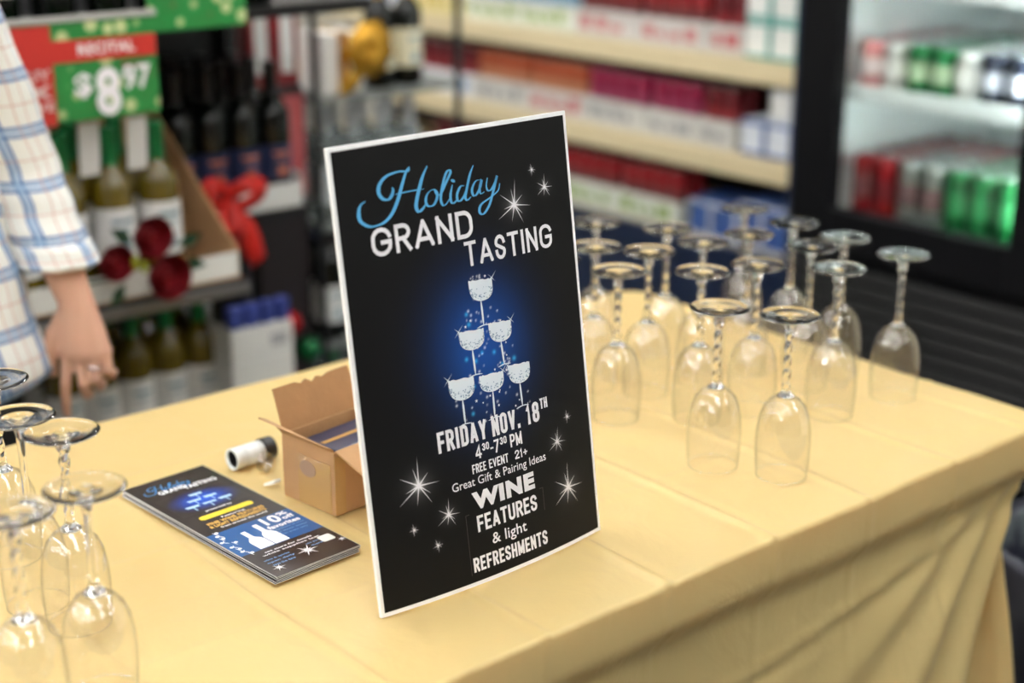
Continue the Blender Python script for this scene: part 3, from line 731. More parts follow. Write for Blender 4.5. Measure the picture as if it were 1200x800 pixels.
# ------------------------------------------------------------------ wine glasses, upside down on the cloth
GH = .205
def glass_meshes(twisted):
    # bowl: rim at 0, crown at .105 (thin wall, single skin with a rounded lip)
    P = [(.0312, 0), (.0326, .012), (.0336, .028), (.0338, .045), (.0328, .062), (.0300, .078), (.0252, .090), (.0185, .0985), (.0105, .1035), (.0055, .1055)]
    pr = []
    for i in range(len(P) - 1):
        for k in range(3):
            f = k / 3; pr.append((P[i][0] * (1 - f) + P[i + 1][0] * f, P[i][1] * (1 - f) + P[i + 1][1] * f))
    pr.append(P[-1])
    inner = [(r - .0011, z - (.0012 if z > .09 else 0)) for r, z in pr]
    b = MB().lathe([(inner[0][0] , .0001)] + [(pr[0][0] - .0005, -.0004 + .0004)] + pr, 40, cap=False)
    b.lathe(list(reversed(inner[:-1])) , 40, cap=False)
    lip = []
    for i in range(41):
        a = 2 * PI * i / 40; c_ = Vector((.0306 * math.cos(a), .0306 * math.sin(a), .0008)); lip.append((c_, c_.normalized() * .0009, Vector((0, 0, .0008))))
    b.loft(lip, 8, cap=False)
    bowl = b.mesh('bowl'); bowl.materials.append(M_BOWL)
    # solid button joining the bowl and the stem
    n = 24; st = MB()
    zs = [(.1025, .011), (.1045, .0100), (.107, .0068), (.111, .0046), (.118, .0038), (.14, .0034), (.165, .0036), (.182, .0042), (.190, .0056), (.1955, .0075), (.1985, .0095)]
    fine = []
    for i in range(len(zs) - 1):
        for k in range(5):
            f = k / 5; fine.append((zs[i][0] * (1 - f) + zs[i + 1][0] * f, zs[i][1] * (1 - f) + zs[i + 1][1] * f))
    fine.append(zs[-1]); o = 0
    for z, r in fine:
        for i in range(n):
            a = 2 * PI * i / n; q = 1.0
            if twisted and .112 < z < .192:
                q = 1 + .26 * math.cos(2 * (a - z * 190)) * min(1, (z - .112) / .01, (.192 - z) / .006)
            elif not twisted:
                q = 1.0
            rr = r * q * (1.15 if twisted and .112 < z < .192 else 1)
            st.v.append((rr * math.cos(a), rr * math.sin(a), z))
    for k in range(len(fine) - 1):
        for i in range(n):
            j = (i + 1) % n; st.f.append((k * n + i, k * n + j, (k + 1) * n + j, (k + 1) * n + i)); st.smooth.append(True)
    st.f.append(tuple(n - 1 - i for i in range(n))); st.f.append(tuple((len(fine) - 1) * n + i for i in range(n))); st.smooth += [False, False]
    stem = st.mesh('stem'); stem.materials.append(M_GLASS)
    ft = MB().lathe([(.0085, .1983), (.0120, .2004), (.018, .2013), (.027, .2020), (.0342, .2026), (.0358, .2034), (.0362, .2042), (.0355, .2050), (.033, .2050), (.020, .2040), (.008, .2030), (.0005, .2026)], 48, cap=True)
    foot = ft.mesh('foot'); foot.materials.append(M_GLASS)
    return bowl, stem, foot
GMT = glass_meshes(True); GMS = glass_meshes(False)
GLASSES = [
 (-1.500, .556, 1, 'inverted wine glass showing only its foot at the left edge, nearest the person'),
 (-1.382, .533, 0, 'inverted wine glass with a smooth flared stem, just left of a twisted one'),
 (-1.317, .548, 1, 'sharp-focus inverted wine glass with twisted stem, closest to the flyers'),
 (-1.180, .507, 0, 'large near inverted wine glass in front of the flyers, smooth slim stem'),
 (-1.173, .438, 1, 'inverted wine glass nearest the camera, cut by the left edge'),
 (-1.508, 1.731, 1, 'rearmost inverted wine glass, its foot topping the right group'),
 (-1.402, 1.717, 1, 'second inverted glass along the back edge, left of the cooler grille'),
 (-1.301, 1.707, 1, 'third inverted glass along the back edge, in front of the cooler'),
 (-1.300, 1.635, 1, 'inverted glass just in front of the third back-edge glass'),
 (-1.205, 1.573, 1, 'inverted glass left of the lone rightmost glass, before the grille'),
 (-1.192, 1.695, 1, 'rightmost inverted wine glass, standing alone near the table end'),
 (-1.112, 1.366, 1, 'front right inverted glass of the group behind the poster'),
 (-1.187, 1.325, 1, 'frontmost inverted wine glass of the right group'),
 (-1.284, 1.505, 1, 'inverted glass in the middle of the right group'),
 (-1.309, 1.425, 1, 'inverted glass directly behind the frontmost one of the right group'),
 (-1.400, 1.618, 1, 'inverted glass half hidden behind the middle of the right group'),
 (-1.498, 1.553, 1, 'rear inverted glass with a bright highlight on its foot, left of centre'),
 (-1.425, 1.444, 1, 'inverted glass in front of the rear one with the bright foot'),
 (-1.590, 1.500, 1, 'rear inverted glass right beside the top right poster side'),
 (-1.490, 1.405, 1, 'inverted glass between the poster edge and its rear neighbour'),
 (-1.382, 1.345, 1, 'near inverted glass standing beside the right edge of the poster'),
 (-1.480, 1.318, 1, 'inverted glass partly hidden behind the right edge of the poster'),
 (-1.410, 1.535, 1, 'inverted glass tucked in the crowded rear middle of the group'),
]
for i, (x, y, tw, lab_) in enumerate(GLASSES):
    t = thing('wine_glass', lab_, 'wine glass', (x, y, TOP + .0004), random.uniform(0, PI), 'inverted wine glasses on the table')
    G = GMT if tw else GMS
    link('bowl', G[0], t); link('stem', G[1], t); link('foot', G[2], t)

# ------------------------------------------------------------------ beverage shelving on the back wall
M_BEIGE = mat('beige_shelf', srgb(214, 198, 160), .45, noise=.03)
M_NAVYSTEEL = mat('navy_steel', srgb(20, 34, 62), .4)
M_DARKBACK = mat('dark_back_panel', srgb(58, 46, 42), .8)
gx0, gx1, gy0, gy1 = -4.9, -2.47, 3.02, 3.50
gon = thing('drinks_shelving', 'long beige metal drinks shelving with navy base and side', 'shelf', ((gx0 + gx1) / 2, gy0, 0))
ox, oy = (gx0 + gx1) / 2, gy0
def gp(name, m, x0, x1, y0, y1, z0, z1, b=0): return MB().box(x0 - ox, x1 - ox, y0 - oy, y1 - oy, z0, z1, b).build(name, m, gon)
gp('back_panel', M_DARKBACK, gx0, gx1, gy1, gy1 + .03, .0, 2.0)
gp('side_panel', M_NAVYSTEEL, gx1, gx1 + .03, gy0 - .03, gy1 + .03, 0, 2.0, .004)
gp('base_plinth', M_NAVYSTEEL, gx0, gx1, gy0 - .02, gy1, 0, .40, .004)
SH = [.44, .69, .94, 1.19, 1.44]
for k, z in enumerate(SH):
    gp('shelf_board', M_BEIGE, gx0, gx1 - .001, gy0, gy1, z - .02, z)
    gp('price_rail', M_BEIGE if k else M_NAVYSTEEL, gx0, gx1 - .001, gy0 - .022, gy0 - .001, z - .052, z + .004, .003)
# cans
def can_meshes(h, r):
    body = MB().lathe([(r * .82, 0), (r * .96, .006), (r, .012), (r, h - .016), (r * .92, h - .008), (r * .80, h - .003)], 14).mesh('can_body')
    lid = MB().lathe([(r * .80, h - .003), (r * .80, h), (r * .74, h - .001), (r * .70, h - .004)], 14).mesh('lid')
    band = MB().lathe([(r * 1.005, h * .32), (r * 1.005, h * .66)], 14, cap=False).mesh('printed_band')
    return body, lid, band
M_ALU = mat('aluminium', srgb(205, 208, 210), .25, .9)
CAN = {}
def can_kind(key, col, band=None, h=.157, r=.029, metal=.25):
    b, l, p = can_meshes(h, r); b.materials.append(mat('can_' + key, srgb(*col), .3, metal)); l.materials.append(M_ALU)
    p.materials.append(mat('can_band_' + key, srgb(*(band or col)), .35)); CAN[key] = (b, l, p)
can_kind('red', (150, 34, 40), (120, 60, 60)); can_kind('dark red', (100, 22, 30), (140, 44, 50)); can_kind('orange', (172, 84, 50), (190, 130, 96))
can_kind('magenta', (142, 28, 66), (150, 60, 90)); can_kind('white', (220, 222, 220), (120, 170, 200)); can_kind('pale', (225, 220, 205), (150, 175, 90))
def place_can(key, x, y, z, label, group, parts=3):
    t = thing('beverage_can', label, 'can', (x, y, z), random.uniform(0, 6), group)
    for nm, me in list(zip(('can_body', 'lid', 'printed_band'), CAN[key]))[:parts]: link(nm, me, t)
CNT = {}
ORDN = ['', 'first', 'second', 'third', 'fourth', 'fifth', 'sixth', 'seventh', 'eighth', 'ninth', 'tenth', 'eleventh', 'twelfth', 'thirteenth', 'fourteenth']
NTRAY = {}
def tray(x0, x1, z, key, band, shelfname, rows=2, hh=.075):
    n = x1; wd = n * .0605 + .008; x1 = x0 + wd
    NTRAY[shelfname] = NTRAY.get(shelfname, 0) + 1
    t = thing('open_tray', f'{ORDN[NTRAY[shelfname]]} printed carton tray from the left on the {shelfname}, holding {key} cans', 'tray', ((x0 + x1) / 2, gy0 + .012, z + .001), 0, f'carton trays on the {shelfname}')
    D = rows * .0605 + .01; M1 = mat('tray_' + band[0], srgb(*band[1]), .6); W2 = wd / 2
    MB().box(-W2, W2, 0, .003, 0, hh).build('front_wall', M1, t); MB().box(-W2, W2, D, D + .003, 0, hh).build('back_wall', M_WHITE, t)
    MB().box(-W2, -W2 + .003, .003, D, 0, hh).build('end_wall', M1, t); MB().box(W2 - .003, W2, .003, D, 0, hh).build('end_wall', M1, t)
    MB().box(-W2 + .003, W2 - .003, .003, D, 0, .002).build('tray_floor', M_WHITE, t)
    stp = MB()
    rr = random.Random(int(abs(x0) * 1000))
    x = -W2 + .02
    while x < W2 - .05:
        w_ = rr.uniform(.02, .05); stp.box(x, x + w_, -.0008, 0, hh * .25, hh * rr.uniform(.5, .8)); x += w_ + rr.uniform(.012, .03)
    stp.build('printed_marks', mat('print_' + band[0], srgb(*band[2]), .6), t)['kind'] = 'stuff'; bpy.context.view_layer.update()
    for i in range(n):
        for j in range(rows):
            CNT[(key, shelfname, j)] = q = CNT.get((key, shelfname, j), 0) + 1
            lb_ = f'{ORDN[q]} {key} can from the left in the front row of the {shelfname}' if j == 0 else f'{key} drinks can in the rear tray row of the {shelfname}'
            place_can(key, x0 + .0335 + i * .0605, gy0 + .012 + .035 + j * .0605, z + .0035, lb_, f'{"front" if j == 0 else "rear"} {key} cans on the {shelfname}', 3 if j == 0 else 2)
    return x1 + .006
W_ = ('white', (206, 205, 200), (150, 150, 155)); WR = ('white_red', (204, 200, 197), (190, 110, 110)); WG = ('white_green', (222, 226, 214), (150, 175, 90)); WB = ('white_blue', (224, 226, 230), (120, 150, 190))
LO, MI, UP = 'lowest beige shelf', 'middle beige shelf', 'upper beige shelf'
x = -4.54
for key, band, w_ in (('dark red', WR, 6), ('dark red', WB, 6), ('orange', W_, 4), ('orange', WR, 4), ('magenta', W_, 4), ('magenta', W_, 3), ('dark red', W_, 2)): x = tray(x, w_, .694, key, band, MI)
x = -4.52
for key, band, w_ in (('white', WB, 6), ('pale', ('cream', (226, 214, 160), (200, 180, 90)), 5), ('white', WG, 4), ('white', WG, 4), ('red', WR, 4), ('red', WR, 4), ('dark red', WR, 2)): x = tray(x, w_, .944, key, band, UP)
x = -4.02
for key, band, w_ in (('dark red', WR, 4), ('orange', W_, 4), ('red', WG, 6), ('red', WG, 4)): x = tray(x, w_, .444, key, band, LO)
# cartons at the right end of the shelves
def carton_box(x, z, wd, ht, key, label, group=None, col=(228, 230, 226), trim=(60, 160, 150)):
    t = thing('drinks_carton', label, 'carton', (x, gy0 + .012, z + .0012), 0, group)
    MB().box(-wd / 2, wd / 2, 0, .14, 0, ht, .002).build('carton_body', mat('carton_' + key, srgb(*col), .5), t)
    b = MB(); b.box(-wd / 2 - .0006, wd / 2 + .0006, -.0008, .1406, 0.001, .010); b.box(-wd / 2 - .0006, wd / 2 + .0006, -.0008, .1406, ht - .011, ht - .002)
    b.build('coloured_trim', mat('trim_' + key, srgb(*trim), .5), t)['kind'] = 'stuff'
    MB().box(wd / 2 - .012, wd / 2 + .0006, -.001, -.0002, .01, ht - .011).build('corner_stripe', mat('trim_' + key, srgb(*trim), .5), t)
for i, xx in enumerate((-2.625, -2.535)):
    for k in range(2):
        carton_box(xx, .944 + k * .0985, .083, .096, 'teal', f'white carton with teal trim on the upper beige shelf, {"top" if k else "bottom"} {"right" if i else "left"} of four')
for i, xx in enumerate((-2.625, -2.535)):
    carton_box(xx, .694, .083, .092, 'blue', f'blue and white carton on the middle beige shelf, {"right" if i else "left"} of the pair', None, (216, 222, 232), (40, 84, 160))
carton_box(-2.535, .694 + .095, .075, .085, 'plain', 'white carton sitting on the right blue carton of the middle shelf', None, (224, 224, 222), (190, 196, 204))
for i, xx in enumerate((-2.80, -2.71, -2.62, -2.53)):
    carton_box(xx, .444, .083, .125 if i > 1 else .10, 'cobalt', f'cobalt and white carton on the lowest beige shelf, {("first", "second", "third", "last")[i]} from the left', None, (60, 92, 158), (206, 212, 224))

# ------------------------------------------------------------------ cooler
cx0, cx1, cy0, cz1 = -2.425, -1.675, 2.95, 2.0
ck = thing('drinks_cooler', 'black upright drinks cooler with glass door and ribbed grille below', 'cooler', ((cx0 + cx1) / 2, cy0, 0))
qx, qy = (cx0 + cx1) / 2, cy0
def cp(name, m, x0, x1, y0, y1, z0, z1, b=0, par=None): return MB().box(x0 - qx, x1 - qx, y0 - qy, y1 - qy, z0, z1, b).build(name, m, par or ck)
M_COOLW = mat('cooler_liner', srgb(236, 242, 242), .35)
M_CBLACK = mat('cooler_black', (.005, .005, .006, 1), .5, spec=.15)
cp('cabinet_side', M_CBLACK, cx0, cx0 + .03, cy0 + .05, 3.75, 0, cz1); cp('cabinet_side', M_CBLACK, cx1 - .03, cx1, cy0 + .05, 3.75, 0, cz1)
cp('cabinet_back', M_CBLACK, cx0 + .03, cx1 - .03, 3.72, 3.75, 0, cz1); cp('cabinet_top', M_CBLACK, cx0, cx1, cy0 + .05, 3.75, cz1, cz1 + .18)
ox0, ox1 = -2.305, -1.805
cp('liner_wall', M_COOLW, cx0 + .031, ox0 - .03, cy0 + .052, 3.70, .60, cz1 - .001); cp('liner_wall', M_COOLW, ox1 + .03, cx1 - .031, cy0 + .052, 3.70, .60, cz1 - .001)
cp('liner_back', M_COOLW, ox0 - .03, ox1 + .03, 3.68, 3.72, .60, cz1 - .001); cp('liner_floor', M_COOLW, ox0 - .03, ox1 + .03, cy0 + .052, 3.68, .572, .600)
door = cp('door', M_CBLACK, cx0, ox0, cy0, cy0 + .045, .52, cz1 + .0, .004)
for nm, a in (('door_stile', (ox1, cx1, .52, cz1)), ('bottom_rail', (ox0, ox1, .52, .625)), ('top_rail', (ox0, ox1, cz1 - .1, cz1))):
    cp(nm, M_CBLACK, a[0], a[1], cy0, cy0 + .045, a[2], a[3], .004, door)
cp('glass_pane', M_PANE, ox0, ox1, cy0 + .02, cy0 + .026, .625, cz1 - .1, 0, door)
cp('handle', M_CBLACK, cx1 - .06, cx1 - .03, cy0 - .035, cy0 - .002, 1.0, 1.5, .006, door)
cp('grille_frame', M_CBLACK, cx0, cx1, cy0 + .04, cy0 + .06, .06, .515)
M_SLAT = mat('grille_slat', srgb(30, 30, 30), .5, 0, spec=.25)
for k in range(11):
    z = .085 + k * .0385
    s = MB().box(-(cx1 - cx0) / 2 + .02, (cx1 - cx0) / 2 - .02, -.003, .003, -.014, .014, .001).build('grille_slat', M_SLAT, ck, (0, .022, z), (R(-32), 0, 0))
CSH = [.60, .912, 1.165, 1.42, 1.67]
for k, z in enumerate(CSH[1:]):
    s = cp('wire_shelf', M_COOLW, ox0 - .028, ox1 + .028, 3.03, 3.66, z - .012, z - .004)
    cp('shelf_lip', M_COOLW, ox0 - .028, ox1 + .028, 3.012, 3.022, z - .028, z + .010, .002, s)
M_LED = mat('cooler_led', (.93, 1, .98, 1), .5, emit=150)
cp('lamp_strip', M_LED, ox0 - .02, ox1 + .02, 3.03, 3.05, 1.955, 1.975); cp('lamp_strip', M_LED, ox1 + .014, ox1 + .028, 3.002, 3.014, .66, 1.88)
can_kind('cherry', (140, 22, 30), (110, 30, 36), .157, .0315, .35); can_kind('silver', (150, 154, 150), (110, 84, 84), .157, .0315, .8); can_kind('green', (14, 92, 46), (40, 120, 70), .157, .0315, .35)
can_kind('short pink', (226, 150, 150), (240, 220, 220), .122, .0315, .5); can_kind('short white', (214, 216, 212), (236, 236, 232), .122, .0315, .6); can_kind('short green', (26, 112, 60), (170, 196, 160), .122, .0315, .5); can_kind('short navy', (44, 50, 66), (196, 200, 212), .122, .0315, .5); can_kind('short blue', (40, 96, 150), (210, 216, 226), .122, .0315, .5)
LOW = ['cherry', 'cherry', 'silver', 'silver', 'green', 'green', 'green', 'green']; HIGH = ['short pink', 'short white', 'short green', 'short green', 'short white', 'short navy', 'short navy', 'short blue']
for shelf, keys, z, nm in ((0, LOW, .6005, 'cooler floor'), (1, HIGH, .9085, 'cooler shelf')):
    for i, key in enumerate(keys):
        for j in range(8):
            if j >= 6: continue
            k2 = 'cherry' if (shelf == 0 and key == 'silver' and j > 2) else key
            h = 1
            place_can(k2, -2.27 + i * .0665, 3.046 + j * .0665, z, f'{k2} can in the front row of the lit {nm}, {ORDN[i + 1]} from the left' if j == 0 else f'{k2} can in the rows behind the front on the lit {nm}', None if j == 0 else f'{k2} cans behind the front row of the {nm}', 3 if j < 2 else 2)
for i in range(8):
    for j in range(2):
        k2 = ('pale', 'orange')[i % 2]
        place_can(k2, -2.27 + i * .0665, 3.046 + j * .0665, 1.1615, f'{k2} can in the front rows on the top lit cooler shelf', f'{k2} cans on the top cooler shelf', 3)

# ------------------------------------------------------------------ wine display, left
M_DKGLASS = mat('dark_wine_glass', (.004, .005, .004, 1), .06); M_OLIVE = mat('olive_wine_glass', srgb(112, 96, 22), .07, coat=.6, trans=.25)
M_LABELW = mat('paper_label', srgb(226, 226, 224), .6); M_LABELT = mat('label_print', srgb(120, 150, 160), .6); M_GREENCAP = mat('green_capsule', srgb(18, 112, 58), .35, .2)
M_BLACKCAP = mat('black_capsule', srgb(28, 24, 26), .3, .2); M_CLEARB = mat('clear_bottle', srgb(190, 200, 200), .05, trans=.75); M_NAVYLAB = mat('navy_label', srgb(40, 50, 84), .5); M_ORLAB = mat('orange_label', srgb(206, 120, 84), .5)
def bottle_meshes(glass, cap, lab, lab2=None, neck_tag=False, r=.038, h=.30, lz=(.045, .135)):
    k = h / .30
    body = MB().lathe([(r * .8, 0), (r * .97, .004), (r, .012), (r, .185 * k), (r * .93, .203 * k), (r * .62, .220 * k), (.0155, .235 * k), (.014, .245 * k), (.0138, .29 * k)], 20).mesh('bottle_glass'); body.materials.append(glass)
    cp_ = MB().lathe([(.0170, .228 * k), (.0158, .238 * k), (.0148, .285 * k), (.0155, .288 * k), (.0155, .299 * k), (.013, .301 * k)], 16).mesh('capsule'); cp_.materials.append(cap)
    lb = MB()
    a0, a1, n = -1.9, 1.9, 16
    for q, (z0, z1, rr, aa) in enumerate([(lz[0], lz[1], r * 1.012, 1.9)]):
        vs = []
        for i in range(n + 1):
            a = -aa + 2 * aa * i / n; vs += [(rr * math.cos(a), rr * math.sin(a), z0), (rr * math.cos(a), rr * math.sin(a), z1)]
        lb.add(vs, [(2 * i, 2 * i + 2, 2 * i + 3, 2 * i + 1) for i in range(n)], True)
    lab_me = lb.mesh('label'); lab_me.materials.append(lab)
    pr = MB()
    for (za, zb, aw) in ((.72, .80, .55), (.60, .64, .4), (.12, .36, .28)):
        z0 = lz[0] + (lz[1] - lz[0]) * za; z1 = lz[0] + (lz[1] - lz[0]) * zb; rr = r * 1.02; vs = []
        for i in range(7):
            a = -aw + 2 * aw * i / 6; vs += [(rr * math.cos(a), rr * math.sin(a), z0), (rr * math.cos(a), rr * math.sin(a), z1)]
        pr.add(vs, [(2 * i, 2 * i + 2, 2 * i + 3, 2 * i + 1) for i in range(6)], True)
    pr_me = pr.mesh('label_print'); pr_me.materials.append(lab2 or M_LABELT)
    out = [('bottle_glass', body), ('capsule', cp_), ('label', lab_me), ('label_print', pr_me)]
    return out
def bottle(kind, x, y, z, label, group=None, rz=0):
    t = thing('wine_bottle', label, 'bottle', (x, y, z), rz, group)
    for nm, me in kind[:3]:
        o = link(nm, me, t)
        if nm == 'label': link('label_print', kind[3][1], o)['kind'] = 'stuff'
    return t
WHITEW = bottle_meshes(M_OLIVE, M_GREENCAP, M_LABELW, lz=(.062, .160))
WHITEL = bottle_meshes(M_OLIVE, M_GREENCAP, M_LABELW, lz=(.035, .147))
REDW = bottle_meshes(M_DKGLASS, M_BLACKCAP, M_NAVYLAB, M_ORLAB, lz=(.055, .128))
REDW2 = bottle_meshes(M_DKGLASS, M_BLACKCAP, M_LABELW)
CLEAR = bottle_meshes(M_CLEARB, mat('silver_cap', srgb(190, 194, 198), .3, .6), mat('grey_label', srgb(200, 204, 206), .5), r=.034, h=.27)
CLEARG = bottle_meshes(M_CLEARB, M_GREENCAP, mat('green_label', srgb(24, 120, 70), .5), r=.036, h=.26)
SPIRIT = bottle_meshes(M_DKGLASS, mat('gold_cap', srgb(196, 158, 70), .3, .6), mat('cream_label', srgb(216, 208, 180), .5), r=.036, h=.27)

rk = thing('wine_rack', 'black metal wine display rack with three shelves behind the person', 'rack', (-2.66, 1.1, 0))
def rp(name, m, x0, x1, y0, y1, z0, z1, b=0): return MB().box(x0 + 2.66, x1 + 2.66, y0 - 1.1, y1 - 1.1, z0, z1, b).build(name, m, rk)
rp('back_panel', M_BLACKMETAL, -3.08, -3.06, .30, 1.745, 0, 1.9)
for z, xf in ((.278, -2.60), (.675, -2.46), (1.17, -2.50)):
    rp('shelf_board', M_BLACKMETAL, -3.06, xf, .30, 1.42 if z < 1 else 1.745, z, z + .022)
rp('shelf_board', M_BLACKMETAL, -3.06, -2.60, 1.42, 1.745, .27, .292)
rp('shelf_board', M_BLACKMETAL, -3.06, -2.755, 1.42, 1.745, .713, .735)
rp('front_rail', mat('steel_rail', srgb(130, 130, 132), .3, .7), -2.459, -2.450, .30, 1.42, .670, .692, .002)
for y in (.30, 1.72): rp('upright', M_BLACKMETAL, -3.06, -3.02, y, y + .025, 0, 1.95)
# upper cardboard tray
def display_tray(y0, y1, xb, xf, zb, hback, label, group=None):
    t = thing('display_tray', label, 'box', (xf, (y0 + y1) / 2, zb)); W2 = (y1 - y0) / 2; D = xf - xb
    MB().box(-D, 0, -W2, W2, 0, .004).build('tray_floor', M_CARD, t)
    MB().box(-.004, 0, -W2, W2, .004, .050).build('front_lip', M_WHITE, t)
    MB().box(-D, -D + .004, -W2, W2, .004, hback).build('back_wall', M_CARD, t)
    for s in (-1, 1):
        ya = s * W2; yb = s * (W2 - .004)
        pts = [(-D, .004), (0, .004), (0, .050), (-D + .03, hback), (-D, hback)]
        MB().add([(x, ya, z) for x, z in pts] + [(x, yb, z) for x, z in pts], [tuple(range(5)), tuple(range(9, 4, -1))] + [(i, (i + 1) % 5, (i + 1) % 5 + 5, i + 5) for i in range(5)]).build('side_wall', M_CARD, t)
    return t
display_tray(.95, 1.410, -2.80, -2.47, .6985, .275, 'cut brown cardboard display tray with white front lip, holding white wine')
ORD = ['leftmost', 'second', 'third', 'fourth', 'fifth']
for j in range(3):
    for i in range(4):
        bottle(WHITEW, -2.518 - j * .080, 1.003 + i * .091 - .04 * (j % 2), .7035, (f'{ORD[i]} green-capped white wine bottle in the front row of the upper tray' if j == 0 else 'green-capped white wine bottle in the rear rows of the upper tray'), None if j == 0 else 'rear white wine bottles of the upper tray')
display_tray(.46, .915, -2.80, -2.47, .6985, .275, 'second cut cardboard tray of white wine, behind the person')
for j in range(2):
    for i in range(4): bottle(WHITEW, -2.518 - j * .080, .515 + i * .1, .7035, 'green-capped white wine bottle in the tray behind the person', 'white wine bottles behind the person')
# hanging neck tags seen between capsules
for k, (yy, xx) in enumerate(((1.049, -2.497), (1.140, -2.497), (1.231, -2.497))):
    o = MB().box(-.001, .001, -.019, .019, -.05, .045, .0005).build('neck_tag', M_LABELW, None, (xx, yy, .975), (0, R(6), 0)); tag(o, f'blank white tag hanging between the green capsules, {("left", "middle", "right")[k]} one of three', 'tag')
# lower row
for j in range(2):
    for i in range(5):
        bottle(WHITEL, -2.75 - j * .095, 1.156 + i * .0765, .3005, (f'{ORD[i]} green-capped white wine bottle in the front row under the steel rail' if j == 0 else 'green-capped white wine bottle in the second row of the lower shelf'), None if j == 0 else 'second row of white wine on the lower shelf')
# top shelf bottles, their feet in view
for i in range(7):
    bottle(REDW2 if i % 2 == 0 else SPIRIT, -2.56, .93 + i * .098, 1.1925, f'{"dark red wine" if i % 2 == 0 else "gold-capped dark"} bottle in the row on the top rack shelf', 'bottles on the top rack shelf')
# white wine cases, stacked
M_CASE = mat('white_case', srgb(222, 222, 218), .6, noise=.03)
for k, (lab_, za, zb) in enumerate((('lower white wine case right of the lower bottles', .2925, .462), ('shallow upper white case with blue packs on top', .463, .530))):
    t = thing('wine_case', lab_, 'box', (-2.76, 1.548, za), 0)
    MB().box(-.12, .12, -.074, .074, 0, zb - za, .002).build('case_body', M_CASE, t)
    MB().box(.1202, .1208, .02, .06, .02, .045).build('printed_mark', mat('grey_print', srgb(168, 168, 172), .6), t)
for i in range(4):
    o = MB().box(-.014, .014, -.017, .017, 0, .048, .006).build('blue_pack', mat('blue_foil', srgb(62, 76, 150), .35, .2), None, (-2.658, 1.495 + i * .037, .5305), (0, 0, R(8 * i)))
    tag(o, f'small blue foil pack on the upper white case, {ORD[i]} from the left', 'pack')
# gift bag with red bow
t = thing('gift_bag', 'tall black wine gift bag tied with a big red ribbon bow', 'gift bag', (-2.725, 1.530, .5305), R(0))
MB().loft([((0, 0, 0), (.042, 0, 0), (0, .045, 0)), ((0, 0, .15), (.042, 0, 0), (0, .045, 0)), ((0, 0, .205), (.03, 0, 0), (0, .035, 0)), ((0, 0, .225), (.016, 0, 0), (0, .018, 0)), ((0, 0, .27), (.03, 0, 0), (0, .034, 0))], 20).build('bag_body', mat('black_satin', (.012, .012, .014, 1), .4), t)
M_RED = mat('red_ribbon', srgb(200, 34, 26), .4); M_GOLD = mat('gold_ribbon', srgb(212, 160, 52), .25, .6)
def bow(parent, c, s, m, n_loops=4, tails=2, face=(1, 0), width=.5, turn=.5):
    fx, fy = face; sx, sy = -fy, fx     # sideways axis
    def P(a, b, d): return (c[0] + sx * a + fx * d, c[1] + sy * a + fy * d, c[2] + b)
    def ribbon(pts, wd):
        mbb = MB(); vs = []
        for i, p in enumerate(pts):
            q = pts[min(i + 1, len(pts) - 1)]; p0 = pts[max(i - 1, 0)]; da, db = q[0] - p0[0], q[1] - p0[1]; L = math.hypot(da, db) or 1
            na, nb = -db / L * wd[i] / 2, da / L * wd[i] / 2
            vs += [P(p[0] + na, p[1] + nb, p[2]), P(p[0] - na, p[1] - nb, p[2] + wd[i] * .25), P(p[0] - na, p[1] - nb, p[2] + wd[i] * .25 - .002), P(p[0] + na, p[1] + nb, p[2] - .002)]
        fs = []
        for i in range(len(pts) - 1):
            for k in range(4): fs.append((4 * i + k, 4 * i + (k + 1) % 4, 4 * i + 4 + (k + 1) % 4, 4 * i + 4 + k))
        mbb.add(vs, fs, True); return mbb
    for k in range(n_loops):
        a = 2 * PI * k / n_loops + turn; ca, sa = math.cos(a), math.sin(a); pts = []; wd = []
        for i in range(11):
            f = i / 10 * 2 * PI; rad = s * .5 * (1 - math.cos(f)); sw = s * .28 * math.sin(f)
            pts.append((ca * rad - sa * sw, sa * rad + ca * sw, .02 * math.sin(f / 2) * (s / .05))); wd.append(s * width * (.4 + .6 * math.sin(f / 2)))
        ribbon(pts, wd).build('bow_loop', m, parent)
    for k in range(tails):
        a = (-.5, .42, .05)[k % 3]
        pts = [(a * s * f * 2.4 + .1 * s * math.sin(f * 5), -s * 1.9 * f, .012 * math.sin(f * 3)) for f in (0, .2, .4, .6, .8, 1)]
        ribbon(pts, [s * .3, s * .45, s * .6, s * .7, s * .72, s * .6]).build('ribbon_tail', m, parent)
    MB().ball(c, s * .16).build('knot', m, parent)
bow(t, (.055, -.03, .262), .070, M_RED, 3, 3, width=.52, turn=.45)
# white tray of dark bottles
t = thing('display_tray', 'low white cardboard tray holding dark red wine with navy labels', 'box', (-2.765, 1.585, .736), 0)
for nm, a in (('tray_floor', (-.26, 0, -.155, .155, 0, .004)), ('front_lip', (-.004, 0, -.155, .155, .004, .052)), ('end_wall', (-.26, -.004, -.155, -.151, .004, .07)), ('end_wall', (-.26, -.004, .151, .155, .004, .07)), ('back_wall', (-.26, -.256, -.151, .151, .004, .07))):
    MB().box(*a).build(nm, M_CASE, t)
for j in range(3):
    for i in range(4):
        bottle(REDW, -2.812 - j * .08, 1.472 + i * .076, .741, (f'{ORD[i]} dark wine bottle with navy and orange label in the white tray' if j == 0 else 'dark wine bottle in the rear rows of the white tray'), None if j == 0 else 'rear dark bottles of the white tray')

